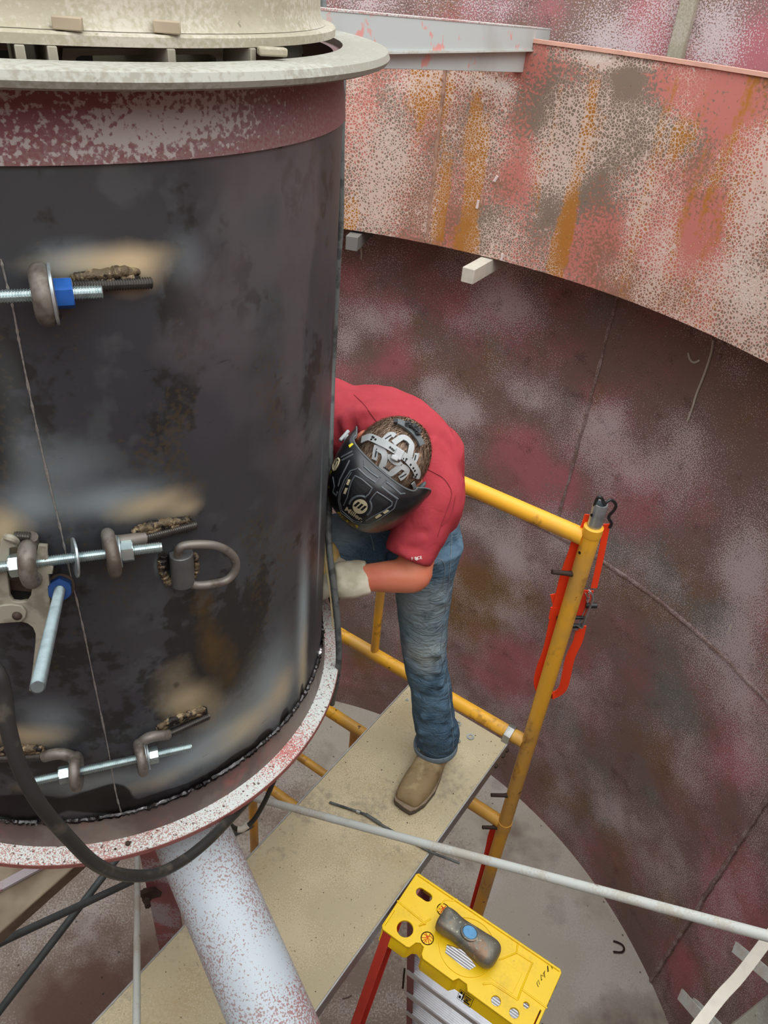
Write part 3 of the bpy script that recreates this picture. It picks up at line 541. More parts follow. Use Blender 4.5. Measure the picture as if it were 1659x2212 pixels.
# D-ring lifting lug
lug = thing('lifting_ring', 'forged D-shaped lifting ring in a welded bracket on the dark drum', 'lifting ring', Pcyl(400, 1230, .01))
q = MB(); pp = [Pcyl(x, y, o_) for x, y, o_ in [(400,1258,.014),(388,1215,.013),(386,1188,.016),(402,1178,.02),(440,1176,.027),(470,1180,.03),(497,1194,.031),(509,1214,.031),(506,1236,.03),(488,1254,.028),(455,1262,.025),(425,1264,.018)]]
q.tube(spline(pp+[pp[0]], 6)[:-1], .0058, 14, False, True); q.obj('ring', M['forged'], lug)
a = Pcyl(393, 1197, .012); b = Pcyl(397, 1262, .012); q = MB(); o_ = out(a); t_ = Vector((0, 0, 1)).cross(o_)
rr = []
for k in range(9):
    p = a.lerp(b, k/8); rr.append([p+t_*.0155*math.cos(an)+o_*(.0145*math.sin(an)-.002) for an in [PI*j/12 for j in range(13)]]+[p-t_*.013-o_*.012, p+t_*.013-o_*.012])
q.rings(rr, True); q.obj('bracket', plain('bracket_steel', s2l(104, 106, 104), .45, .5, .15, 40, .1), lug, True, .001)
q = MB(); pp = spline([Pcyl(x, y, .002) for x, y in [(352,1196),(349,1215),(354,1240),(366,1258)]], 8); q.tube(pp, [.004+random.uniform(0, .003) for _ in pp], 8); q.obj('weld_lump', M['weld'], lug)
q = MB(); pp = spline([Pcyl(x, y, .002) for x, y in [(418,1196),(424,1215),(420,1240),(408,1262)]], 8); q.tube(pp, [.003+random.uniform(0, .003) for _ in pp], 8); q.obj('weld_lump', M['weld'], lug)
# ground clamp
c0 = Pcyl(60, 1300, .022); o_ = out(c0); pl = Plane(c0, o_+Vector((-.12, 0, .1)), Vector((0, 0, 1)).cross(o_))
L = lambda *a: [pl.px(x, y) for x, y in a]
gc = thing('ground_clamp', 'worn grey welding ground clamp gripping the drum edge at the left', 'clamp', c0)
plate('jaw', pl, [L((-60,1350),(-30,1345),(0,1338),(22,1336),(44,1338),(62,1343),(74,1352),(80,1366),(80,1385),(74,1440),(66,1488),(74,1490),(82,1470),(98,1390),(108,1320),(107,1278),(104,1236),(112,1236),(113,1222),(102,1218),(100,1190),(100,1178),(86,1177),(84,1188),(77,1190),(78,1205),(82,1212),(78,1235),(70,1285),(62,1297),(44,1300),(28,1298),(20,1285),(15,1235),(14,1215),(18,1205),(20,1180),(36,1176),(35,1165),(28,1160),(12,1157),(6,1165),(0,1210),(-30,1260),(-60,1280))], .006, M['clamp'], gc, 0, .0012)
plate('pivot_plate', pl, [L((-40,1330),(-20,1310),(10,1302),(30,1300),(48,1303),(58,1314),(57,1326),(48,1335),(20,1337),(-40,1342))], .004, M['clamp'], gc, .005, .001)
cc = pl.at(*pl.px(41, 1322), .007); q = MB(); q.lathe([(.0058, 0), (.0055, .002), (.004, .004), (.0001, .005)], cc, pl.n, 16); q.obj('rivet', M['rust'], gc)
q = MB(); q.tube(spline([pl.at(*pl.px(x, y), w_) for x, y, w_ in [(14,1160,0),(26,1156,.006),(34,1166,.002),(34,1182,-.006)]], 6), .0045, 8); q.obj('jaw_tip', M['clamp'], gc)
q = MB(); q.box(pl.at(*pl.px(42, 1275), -.012), (.05, .006, .016)); q.obj('copper_braid', M['rust'], gc)
# ------------------------------------------------------------------ cables
def cable(lab, pts, r, m_, cat='cable', n_=8, name='welding_cable'):
    q = MB(); q.tube(spline(pts, n_), r, 12); return tag(q.obj(name, m_), lab, cat)
cable('thick black welding cable looping down in front of the bottom flange', [Pd(-60, 1400, .80), Pd(-8, 1450, .80), Pd(8, 1500, .81), Pd(18, 1575, .82), Pd(44, 1660, .84), Pd(88, 1740, .87), Pd(150, 1812, .93), Pd(205, 1865, .99), Pd(262, 1889, 1.06), Pd(330, 1889, 1.12), Pd(390, 1862, 1.18), Pd(445, 1820, 1.24), Pd(495, 1770, 1.32), Pd(540, 1722, 1.42), Pd(575, 1680, 1.52), Pd(590, 1600, 1.7)], .0086, M['rubber'])
o = cable('thin black cable with white tape hanging under the flange edge', [Pd(610, 1640, 1.62), Pd(590, 1690, 1.62), Pd(570, 1735, 1.64), Pd(545, 1775, 1.66), Pd(518, 1792, 1.66), Pd(497, 1780, 1.64), Pd(490, 1750, 1.6), Pd(500, 1700, 1.55)], .0055, M['rubber'])
q = MB(); q.tube([Pd(534, 1783, 1.655), Pd(524, 1791, 1.655), Pd(514, 1791, 1.655)], .0075, 10); q.obj('white_tape', M['web'], o)
def clear0(p, rad):
    p = Vector(p); v = Vector((p.x-CX, p.y-CY, 0)); L_ = v.length; mn = R+rad
    return p if L_ >= mn or p.z > -.08 or p.z < -1.14 else Vector((CX, CY, p.z))+v/L_*mn
tx = [(690,-60,1.25),(697,30,1.25),(706,80,1.26),(735,140,1.27),(736,210,1.27),(734,350,1.31),(733,480,1.36),(727,570,1.40),(722,680,1.45),(716,800,1.5),(712,930,1.5),(710,1050,1.5),(706,1150,1.5),(712,1210,1.5),(722,1290,1.52),(728,1360,1.55),(729,1440,1.6),(715,1520,1.72)]
cable('long dark grey cable hanging down the right side of the drum past the gloves', [clear0(Pd(x+2, y, d), .009) for x, y, d in tx], .0066, M['greycable'])
cable('thin pale wire beside the long hanging cable', [clear0(Pd(x-8, y, d+.01), .004) for x, y, d in tx[12:16]], .0018, plain('pale_wire', s2l(226, 210, 160), .5), 'wire', 8, 'wire')
# ================================================================== BRIDGE BEAM above the trough
a = Pd(640, 12, 1.12); b = Pd(1170, 60, 2.38); d = (b-a).normalized(); sd = d.cross(Vector((0, 0, 1))).normalized(); up_ = sd.cross(d)
def prof_sweep(name, a, b, prof, m_, par=None, bevel=0):
    q = MB(); q.rings([[p+sd*u+up_*v for u, v in prof] for p in (a, b)], True); return q.obj(name, m_, par, True, bevel)
bt = thing('channel_beam', 'white-painted steel channel beam with chipped pink top edge reaching out from the drum', 'beam', a+Vector((0, 0, -.13)))
prof_sweep('top_channel', a, b, [(-.03, 0), (.03, 0), (.03, -.057), (-.03, -.057)], M['beam'], bt, .002)
e2 = a+(b-a)*.975
q = MB(); q.rings([[p+sd*u+up_*v for u, v in ((-.022, -.05), (.012, -.05), (.012, -.055-h), (-.022, -.055-h))] for p, h in ((a, .022), (e2, .066))], True); q.obj('lower_web', M['beam'], bt, True, .001)
prof_sweep('chipped_edge', a+up_*.0005, b+up_*.0005, [(-.031, 0), (.031, 0), (.031, -.003), (-.031, -.003)], M['flange'], bt)
prof_sweep('seam_shelf', a+up_*-.056, b+up_*-.056, [(-.034, 0), (.034, 0), (.034, -.004), (-.034, -.004)], M['rod'], bt)
# ================================================================== SCAFFOLD
J = Vector((.495, 1.455, 0)); D1 = Vector((-.847, .532, 0)).normalized(); D2 = Vector((-.534, -.846, 0)).normalized(); RT = .0215
def jp(t, z, o=0): return J+D1*t+D2*(-o)+Vector((0, 0, z))
scf = thing('scaffold_frame', 'yellow tubular scaffold end frame standing behind the plank by the tank wall', 'scaffold', (J.x, J.y, -3.75))
def tube_part(name, a, b, r, m_, par, n_=20, closedcap=True):
    q = MB(); a = Vector(a); b = Vector(b); q.tube([a.lerp(b, k/6) for k in range(7)], r, n_); return q.obj(name, m_, par)
tube_part('post', jp(0, -3.735), jp(0, -2.262), RT, M['yellow'], scf)
tube_part('post', jp(0, -2.262), jp(0, -1.035), RT, M['yellow'], scf)
tube_part('post', jp(1.156, -3.735), jp(1.156, -1.035), RT, M['yellow'], scf)
for z, r, t0_ in ((-1.067, .0215, .016), (-1.840, .0215, .016), (-2.26, .0215, .016), (-2.65, .0165, .635), (-3.02, .0215, .635)):
    tube_part('cross_rail', jp(t0_, z), jp(1.14, z), r, M['yellow'], scf)
tube_part('inner_post', jp(.62, -3.735), jp(.62, -2.275), .0165, M['yellow'], scf)
tube_part('strut', jp(.569, -1.825), jp(.569, -1.085), .0135, M['yellow'], scf)
tube_part('strut', jp(.569, -2.245), jp(.569, -1.875), .0135, M['yellow'], scf) if False else None
for t in (0, 1.156):
    q = MB(); q.lathe([(RT+.0015, -.012), (RT+.002, -.006), (RT+.002, .012), (RT-.003, .015), (.017, .015)], jp(t, -1.04), (0, 0, 1), 20); q.obj('collar', M['yellow'], scf)
    q = MB(); q.lathe([(.0165, 0), (.0175, .004), (.0175, .060), (.0165, .065), (.0135, .065), (.013, .035), (.0001, .035)], jp(t, -1.026), (0, 0, 1), 20); q.obj('coupling_pin', M['zinc'], scf)
    q = MB(); q.lathe([(RT+.0025, -.02), (RT+.0025, .02)], jp(t, -2.262), (0, 0, 1), 20); q.obj('collar', M['yellow'], scf)
q = MB(); c = jp(0, -.990)+D2*.0165*.8+D1*.008; q.lathe([(.0042, 0), (.0042, .003)], c, D2, 12); q.obj('pin_hole', M['ink'], scf)
q = MB(); c = jp(0, -1.10)+Vector((-.85, -.5, 0)).normalized()*.0205; q.lathe([(.0038, 0), (.0038, .0025)], c, (-.85, -.5, 0), 12); q.obj('pin_hole', M['ink'], scf)
for (x, y, xe, ye, z) in ((1245, 1235, 1213, 1221, -1.176), (1108, 1716, 1083, 1703, -2.10), (1085, 1786, 1060, 1776, -2.28)):
    a = jp(0, z); dd = (D1*.6+D2*.55+Vector((0, 0, .12))).normalized()
    q = MB(); q.tube([a+dd*.018, a+dd*.032, a+dd*.074], [.0085, .0065, .0062], 10); q.obj('brace_stud', M['rust'], scf)
# cross braces on the left side, grey
J2 = Vector((-.484, 2.07, 0))
for s0, z0, s1, z1, lab in ((0.03, -3.385, 1.6, -2.30, 'dark grey flat-ended cross brace rising to the left, in front of the other brace'), (0.03, -2.47, 1.6, -3.16, 'dark grey cross brace falling to the left, behind the other brace')):
    off = Vector((-.846, .534, 0))*(-.01 if z0 < -3 else .01)
    a = J2+D2*s0+off+Vector((0, 0, z0)); b = J2+D2*s1+off+Vector((0, 0, z1)); q = MB(); q.tube([a, a.lerp(b, .5), b], .0135, 12)
    o = q.obj('cross_brace', M['greybrace']); tag(o, lab, 'brace', 'grey cross braces')
# white braces
q = MB(); a = Pd(297, 1842, 2.0); b = Pd(295, 2212, 1.4); dd = (b-a); pp = [(a-dd*.35).lerp(b+dd*.6, k/10) for k in range(11)]; q.tube(pp, .0074, 12)
tag(q.obj('brace_rod', M['rod']), 'thin white-painted rod running down beside the big pipe leg', 'rod')
a = Pd(545, 1722, 1.93); b = Pd(1659, 2022, 1.22); dd = b-a; q = MB(); pp = [(a).lerp(b+dd*.2, k/16) for k in range(17)]; q.tube(pp, .0093, 16)
tag(q.obj('guard_pipe', M['rod']), 'long slim white-painted pipe crossing above the plank towards the right edge', 'pipe')
# ================================================================== WALKBOARD
u2 = D2; wd = D1; HZ = -1.85
def bp(s, t, z=0): return J+D2*s+D1*t+Vector((0, 0, HZ+z))
wbt = thing('walkboard', 'plywood scaffold plank with metal edges that the welder stands on', 'plank', bp(.8, .23, -.05))
a0, b0 = .050, .412
pl = Plane(bp(0, 0), (0, 0, 1), D2)
def wl(s, t): p = bp(s, t)-pl.o; return (p.dot(pl.x), p.dot(pl.y))
def ubox(name, s0, s1, t0, t1, z0, z1, m_, par, bev=.001):
    q = MB(); c = bp((s0+s1)/2, (t0+t1)/2, (z0+z1)/2); q.box(c, (s1-s0, abs(t1-t0), z1-z0), Matrix((D2, -D1, Vector((0, 0, 1)))).transposed() if False else Matrix.Rotation(math.atan2(D2.y, D2.x), 3, 'Z')); return q.obj(name, m_, par, True, bev)
ubox('deck', .026, 1.66, a0+.004, b0-.004, -.012, 0, M['deck'], wbt)
ubox('edge_rail', .024, 1.664, a0, a0+.0045, -.05, .0015, M['alu'], wbt, .0008); ubox('edge_rail', .024, 1.664, b0-.0045, b0, -.05, .0015, M['alu'], wbt, .0008)
for s in (.03, .25, .7, 1.15, 1.55): ubox('cross_rung', s, s+.03, a0+.004, b0-.004, -.045, -.013, M['alu'], wbt)
for t in (a0+.012, b0-.03):
    q = MB(); n0 = bp(-.0, t, 0); rr = []
    for k in range(9):
        an = PI*k/8; rr.append(bp(-.0245*math.sin(an), t, .010+.0245*math.cos(an)))
    rr = [bp(.034, t, -.002), bp(.026, t, .022)]+rr[:7]
    q.ribbon(rr, .022, .004, D1); q.obj('hook', M['alu'], wbt, True, .0006)
for s in (.03, .055, .10): q = MB(); q.lathe([(.007, 0), (.006, .005), (.001, .007)], bp(s, a0, -.03), -D1, 12); q.obj('rivet', M['rust'], wbt)
# loose bits lying on the plank
for i, (x, y, r, lab) in enumerate([(1016, 1592, .0115, 'flat washer lying alone on the plank near the hook'), (985, 1571, .012, 'flat washer overlapping another on the plank beside the jeans'), (989, 1564, .010, 'small washer on top of another one beside the jeans'), (879, 1512, .005, 'tiny washer on the far left part of the plank')]):
    c = P(x, y, HZ); c.z = HZ+.0018+(.002 if i == 2 else 0); n_ = washer('washer', c, (0.05*(i == 2), 0, 1), r, r*.5, .0022, M['zinc']); tag(n_, lab, 'washer', 'flat washers on the plank')
a = P(981, 1590, HZ+.006); b = P(993, 1603, HZ+.006); o = threaded('bolt', a, b, .005, M['zinc'], .0022); tag(o, 'short threaded bolt lying on the plank beside the jeans hem', 'bolt')
pp = [P(x, y, HZ+.0055) for x, y in [(712,1733),(742,1743),(775,1754),(800,1764),(822,1780),(856,1800)]]+[P(930, 1840, HZ+.006), P(960, 1852, HZ+.006), P(993, 1865, HZ+.006)]
q = MB(); q.tube(spline(pp, 4), .0034, 10); o = q.obj('bent_rod', M['greycable']); tag(o, 'thin bent grey rod lying across the plank under the white pipe', 'rod')
q = MB(); a, b = P(770, 1752, HZ+.0055), P(778, 1755, HZ+.0055); q.tube([a, b], .0055, 10); q.obj('joint', M['alu'], o)
q = MB(); a, b = P(790, 1759, HZ+.0055), P(822, 1780, HZ+.0055); q.tube([a, a.lerp(b, .5), b], .0048, 10); q.obj('sheath', M['greycable'], o)
q = MB(); q.tube([P(740, 2158, HZ+.002), P(752, 2155, HZ+.002), P(760, 2150, HZ+.002)], .0015, 6); tag(q.obj('wire_offcut', M['rust']), 'tiny dark wire offcut near the lower end of the plank', 'wire')
random.seed(9)
q = MB()
for _ in range(120):
    c = bp(random.uniform(.02, 1.6), random.uniform(a0+.01, b0-.01), .0008); r = random.choice((.0008, .001, .0014, .002)); q.lathe([(r, -.0005), (r*.6, .0006)], c, (random.uniform(-.2, .2), 0, 1), 5)
tag(q.obj('debris', M['rust']), 'scattered dark grit and spatter on the plank', 'debris', None, 'stuff')
# left wooden plank (same level)
lb = thing('timber_plank', 'weathered grey timber plank passing under the drum at the left edge', 'plank', (-.9, .8, HZ-.04))
ubox('board', .10, 1.75, .727, 1.02, -.040, 0, M['board'], lb, .003)
ubox('side_face', .10, 1.75, .7262, .727, -.040, -.004, plain('board_side', s2l(120, 104, 84), .85, 0, .2, 30), lb, 0)  # thin darker sheet over the side of the board
q = MB(); a = P(-40, 1938, HZ+.006); b = P(100, 1862, HZ+.006); wv = (b-a).cross(Vector((0, 0, 1))).normalized(); q.ribbon([a, a.lerp(b, .5), b, b+(b-a)*.6], .022, .008, wv); tag(q.obj('painted_strip', M['pinksteel']), 'narrow pink and white painted steel strip lying on the timber plank', 'strip')
# ================================================================== ORANGE RATCHET STRAP on the post
st = thing('ratchet_strap', 'orange ratchet strap looped over the top of the yellow post', 'strap', jp(0, -1.6))
bx = Vector(BAS[:, 0])
def dp(y):                                                             # depth of the yellow post where it stands at image height y
    lo, hi = -3.7, -.9
    for _ in range(30):
        m_ = (lo+hi)/2; c_ = BAS.T @ np.array((J.x, J.y, m_))
        if 1106+F*c_[1]/c_[2] > y: lo = m_
        else: hi = m_
    return float((BAS.T @ np.array((J.x, J.y, lo)))[2])
def strap(pts, wid, m_, name='webbing', th=.002, wdir=None, par=None, n_=6):
    pp = spline([Pd(x, y, dp(y)+(d-2.30)*.3+.032) for x, y, d in pts], n_); q = MB(); q.ribbon(pp, wid*1.0, th, wdir or bx); return q.obj(name, m_, par or st, True)
strap([(1277,1112,2.27),(1265,1145,2.27),(1250,1165,2.28),(1240,1195,2.3),(1224,1240,2.31),(1210,1295,2.32),(1200,1335,2.33),(1186,1400,2.33),(1170,1445,2.33),(1165,1475,2.33),(1172,1497,2.32)], .031, M['orange'])
strap([(1172,1494,2.33),(1182,1500,2.34),(1200,1500,2.345),(1216,1486,2.345),(1224,1455,2.34),(1232,1420,2.335),(1248,1385,2.33),(1256,1352,2.33)], .026, M['orange'])
strap([(1234,1420,2.37),(1218,1470,2.375),(1208,1495,2.375)], .012, M['orangedark'])
strap([(1196,1283,2.345),(1200,1300,2.345),(1205,1325,2.342),(1200,1338,2.34)], .018, M['orange'])
strap([(1203,1312,2.325),(1198,1336,2.325)], .032, M['orange'], 'stitched_end', .004)
strap([(1311,1132,2.27),(1303,1175,2.28),(1294,1220,2.29),(1283,1270,2.30)], .016, M['orange'])
strap([(1270,1275,2.30),(1262,1300,2.30),(1255,1335,2.30)], .03, M['orangedark'])
q = MB()
hk = [(1280,1118,2.265),(1284,1103,2.25),(1285,1088,2.24),(1293,1074,2.235),(1301,1078,2.235),(1305,1090,2.24),(1310,1085,2.24),(1320,1080,2.245),(1330,1089,2.25),(1327,1101,2.255),(1317,1112,2.26),(1315,1120,2.26),(1321,1130,2.265),(1317,1140,2.265)]
q.tube(spline([Pd(h[0], h[1], dp(h[1])+(h[2]-2.245)) for h in hk], 6), .0038, 10); q.obj('hook', M['blackhook'], st)
rp = [(1274,1276),(1280,1290),(1276,1306),(1268,1325),(1262,1342),(1256,1356),(1248,1352)]
for w_ in (0, .026):
    q = MB(); pp = spline([Pd(x-w_*420, y+w_*150, dp(y)+.01+w_) for x, y in rp], 4); q.ribbon(pp, .012, .003, Vector(BAS[:, 2])); q.obj('ratchet_plate', M['zinc'], st)
for (x, y, r) in ((1277, 1308, .009), (1250, 1334, .006), (1246, 1352, .008), (1214, 1336, .007)):
    q = MB(); c = Pd(x, y, dp(y)+.025); q.tube([c-bx*.014, c+bx*.014], r*.85, 12); q.obj('ratchet_bolt', M['blackhook'], st)
q = MB(); c = Pd(1270, 1290, dp(1290)+.02)
for k in range(10):
    an = 2*PI*k/10; q.box(c+Vector((0, math.cos(an)*.012, math.sin(an)*.012)), (.003, .004, .004))
q.obj('ratchet_teeth', M['zinc'], st)
pp = [Pd(h[0], h[1], dp(h[1])+.045) for h in [(1134,1640,2.40),(1126,1660,2.41),(1112,1700,2.42),(1100,1735,2.43),(1090,1758,2.44),(1066,1794,2.45),(1056,1835,2.46),(1044,1881,2.47),(1033,1920,2.48),(1022,1960,2.49),(1008,2010,2.50),(990,2080,2.56)]]
q = MB(); q.ribbon(spline(pp, 5), .026, .0022, bx); o = q.obj('strap_tail', M['orangedark']); tag(o, 'red-orange strap tail hanging along the lower part of the yellow post', 'strap')
# ================================================================== STEPLADDER with hammer head
CZ = -1.80
cpl = Plane(P(902, 1885, CZ), (0, 0, 1), P(1214, 2096, CZ)-P(902, 1885, CZ))
LEN = (P(1214, 2096, CZ)-P(902, 1885, CZ)).length; WID = LEN*.42
lad = thing('stepladder', 'red fibreglass stepladder with a yellow plastic top cap and aluminium steps', 'stepladder', cpl.at(LEN/2, -WID/2, -1.93))
cp = lambda x, y: cpl.px(x, y)
def flat(*a): return [cp(x, y) for x, y in a]
def slot(c, a, b, r, n_=8):                                           # rounded slot around a segment
    ax_ = math.atan2(b[1]-a[1], b[0]-a[0]); o = []
    for k in range(n_+1): t = ax_-PI/2+PI*k/n_; o.append((b[0]+r*math.cos(t), b[1]+r*math.sin(t)))
    for k in range(n_+1): t = ax_+PI/2+PI*k/n_; o.append((a[0]+r*math.cos(t), a[1]+r*math.sin(t)))
    return o
def ins(pt, f=1.0): return pt
outer = [(0.004, -.001), (LEN-.004, -.001), (LEN, -.006), (LEN, -WID+.006), (LEN-.008, -WID), (.23, -WID), (.222, -WID+.012), (.20, -WID+.012), (.192, -WID), (.115, -WID), (.108, -WID+.006), (.104, -WID+.022), (.092, -WID+.026), (.082, -WID+.020), (.076, -WID+.003), (.07, -WID), (.006, -WID), (0, -WID+.006), (0, -.006)]
c1 = cp(916, 1932); holes = [slot(None, (c1[0]-.010, c1[1]), (c1[0]+.010, c1[1]), .0125), circ(cp(875, 2006), .0205, 28)]
sl = cp(841, 1982); holes.append([(sl[0]-.003, sl[1]-.022), (sl[0]+.003, sl[1]-.022), (sl[0]+.003, sl[1]+.022), (sl[0]-.003, sl[1]+.022)])
holes.append(flat((965,2037),(1000,2048),(1024,2075),(1031,2087),(1014,2097),(1000,2090),(960,2058)))
holes.append(circ(cp(1111, 2188), .012)); holes.append(circ(cp(1137, 2171), .008)); h4 = cp(1051, 2203); holes.append(circ((h4[0], -WID+.018), .012))
s2 = cp(1160, 2200); holes.append([(s2[0]-.003, s2[1]-.022), (s2[0]+.003, s2[1]-.022), (s2[0]+.003, s2[1]+.022), (s2[0]-.003, s2[1]+.022)])
sg = sum((outer[i][0]*outer[(i+1) % len(outer)][1]-outer[(i+1) % len(outer)][0]*outer[i][1]) for i in range(len(outer)))
plate('top_cap', cpl, [outer]+holes, .007, M['cap'], lad, -.0035, .0015)
def wallstrip(name, pts, z0, z1, th, m_, par):                        # vertical skirt following a plan path
    q = MB(); P3 = [cpl.at(u, v, (z0+z1)/2) for u, v in pts]; q.ribbon(P3, abs(z1-z0), th, Vector((0, 0, 1))); return q.obj(name, m_, par, True, .0008)
wallstrip('cap_skirt', [(0.002, -.003), (LEN-.002, -.003)], -.055, -.002, .004, M['cap'], lad)
wallstrip('cap_skirt', [(LEN-.002, -.003), (LEN-.002, -WID+.003)], -.06, -.002, .004, M['cap'], lad)
wallstrip('cap_skirt', [(.002, -.003), (.002, -WID+.003)], -.06, -.002, .004, M['cap'], lad)
fr_ = [(.002, -WID+.003), (.07, -WID+.003), (.076, -WID+.008), (.082, -WID+.022), (.092, -WID+.028), (.104, -WID+.024), (.109, -WID+.008), (.115, -WID+.003), (.19, -WID+.003), (.2, -WID+.015), (.222, -WID+.015), (.23, -WID+.003), (LEN-.002, -WID+.003)]
q = MB(); q.rings([[cpl.at(u, v, -.003), cpl.at(u, v+.004, -.003), cpl.at(u, v-.008, -.042), cpl.at(u, v-.012, -.042)] for u, v in fr_], True); q.obj('front_apron', M['cap'], lad, True, .0008)
# raised ribs and ring on the cap
cr = cp(1010, 2044); q = MB(); q.rings([[cpl.at(cr[0]+r*math.cos(t), cr[1]+r*math.sin(t), z) for r, z in((.063, -.001), (.0635, .0022), (.0665, .0022), (.067, -.001))] for t in [2*PI*k/60 for k in range(60)]], False, True); q.obj('raised_ring', M['cap'], lad)
q = MB(); q.tube([cpl.at(.004, -.004, .0015), cpl.at(LEN*.5, -.004, .0015), cpl.at(LEN-.004, -.004, .0015)], .0032, 8)
for pts in ([(858,1946),(920,1997),(905,2000)], [(943,1967),(962,1944),(978,1946),(988,1943)], [(1078,2074),(1116,2058),(1118,2040)], [(1116,2058),(1150,2080),(1125,2140),(1118,2160)], [(1043,2126),(1062,2124),(1118,2160)], [(1128,2138),(1182,2178)], [(905,2000),(930,1985)]):
    q.tube([cpl.at(*cp(x, y), .0005) for x, y in pts], .0022, 8)
q.obj('moulded_rib', M['cap'], lad)
q = MB(); q.box(cpl.at(*cp(1085, 2102), .0003), (.075, .05, .0015), Matrix.Rotation(math.atan2(cpl.x.y, cpl.x.x), 3, 'Z')); q.obj('tray_panel', M['cap'], lad, True, .0005)
# warning prints
for (x, y) in ((957, 1965), (923, 2027)):
    c = cp(x, y); n_ = 30; q = MB()
    q.rings([[cpl.at(c[0]+r*math.cos(t), c[1]+r*math.sin(t), .0006 if r > .013 else .0004) for r in (.0132, .0152)] for t in [2*PI*k/n_ for k in range(n_)]], False, True)
    for p_ in ([(-.012,-.006),(-.004,-.002),(-.002,.004),(.004,.008),(.011,.006)], [(-.009,.009),(-.002,.001),(.006,-.004),(.010,-.009)], [(-.001,-.013),(.001,.013)], [(-.012,.003),(-.004,.005),(.003,.001),(.012,-.001)], [(-.006,-.011),(-.003,-.005),(.004,-.009)]):
        q.tube([cpl.at(c[0]+u, c[1]+v, .0006) for u, v in p_], .0008, 5)
    q.obj('warning_print', M['redprint'], lad)
lc = cp(1004, 2166)
lp = Plane(cpl.at(lc[0]-.005, -WID-.0068, -.0225), cpl.x.cross((cpl.at(0, -WID-.012, -.042)-cpl.at(0, -WID+.0, -.003))).normalized(), cpl.x)
if lp.n.z < 0: lp.n = -lp.n; lp.y = lp.n.cross(lp.x)
q = MB()
def rect3(pl_, u0, v0, u1, v1, w_=.0012, th=.0004): c = pl_.at((u0+u1)/2, (v0+v1)/2, w_); return c, ((u1-u0), (v1-v0), th), Matrix((pl_.x, pl_.y, pl_.n)).transposed()
for a_ in ((-.017, .0135, .017, .0145), (-.017, -.0145, .017, -.0135), (-.017, -.0145, -.016, .0145), (.016, -.0145, .017, .0145), (-.0145, .004, -.009, .011), (-.0145, -.010, -.009, -.002), (-.007, -.011, -.004, .011), (-.002, .006, .013, .0085), (-.002, .002, .013, .0035), (.001, -.004, .008, .0), (-.002, -.010, .013, -.006)): q.box(*rect3(lp, *a_))
q.obj('warning_label', M['ink'], lad, False)
q = MB(); random.seed(3)
for k, (x, y) in enumerate([(1160,2130),(1168,2118),(1174,2110),(1182,2100),(1190,2092)]):
    c = cp(x+2, y-6); pp = [cpl.at(c[0]+.004*math.cos(j*2.1+k), c[1]+.007*math.sin(j*1.7+k*.8), .0006) for j in range(4)]; q.tube(pp, .0007, 5)
q.obj('marker_scribble', M['ink'], lad)
# rails and steps
Z3 = Vector((0, 0, 1)); vx = cpl.x; vy = cpl.y
def rail(name, u, v, dv, m_, w_=.07, t_=.022, du=0.0, open_in=1):
    top_ = cpl.at(u, v, -.012); bot = cpl.at(u+du, v+dv, -1.94); d = (bot-top_).normalized(); fwd = (vy-vy.dot(d)*d).normalized(); si = d.cross(fwd); q = MB(); h = w_/2; e = t_
    s_ = -open_in
    pr = [(-h, 0), (h, 0), (h, e), (h-.004, e), (h-.004, .004), (-h+.004, .004), (-h+.004, e), (-h, e)]
    q.rings([[p+fwd*a_+vx*(b_*open_in) for a_, b_ in pr] for p in (top_, bot)], True); return q.obj(name, m_, lad, True, .0008), top_, bot
rail('rear_rail', .006, -WID+.028, -.62, M['redrail'], .055, .022, -.02, 1)
rail('rear_rail', LEN-.006, -WID+.028, -.62, M['redrail'], .055, .022, .02, -1)
_, ra, rb = rail('front_rail', .022, -.045, .42, M['pinkrail'], .07, .024, -.05, 1)
_, rc, rd = rail('front_rail', LEN-.004, -.045, .42, M['pinkrail'], .07, .024, .05, -1)
for k in range(1, 7):
    f = k*.29/1.928; pa = ra.lerp(rb, f)+vx*.004; pb = rc.lerp(rd, f)-vx*.004; c = (pa+pb)/2; L_ = (pb-pa).length
    q = MB(); rr = []
    pr = []
    for j in range(13):
        v0 = -.042+.084*j/13; pr += [(v0, .0), (v0+.0035, .0022), (v0+.0052, .0)]
    pr += [(.042, 0), (.042, -.022), (.039, -.022), (.039, -.003), (-.039, -.003), (-.039, -.022), (-.042, -.022)]
    q.rings([[p+vy*a_+Z3*b_ for a_, b_ in pr] for p in (pa, pb)], True); q.obj('step', M['alubright'], lad, True, 0)
for k in (2, 5): 
    f = k*.3/1.93; pa = cpl.at(.012, -WID+.028-.62*f, -1.93*f); pb = cpl.at(LEN-.012, -WID+.028-.62*f, -1.93*f); q = MB(); q.tube([pa, pb], .009, 10); q.obj('rear_crossbar', M['alu'], lad)
for (u, v, w_) in ((LEN+.0005, -.03, -.02), (LEN+.0005, -.07, -.03), (LEN+.0005, -.12, -.035)): q = MB(); q.lathe([(.006, 0), (.0055, .002), (.001, .003)], cpl.at(u, v, w_), vx, 12); q.obj('rivet', M['zinc'], lad)
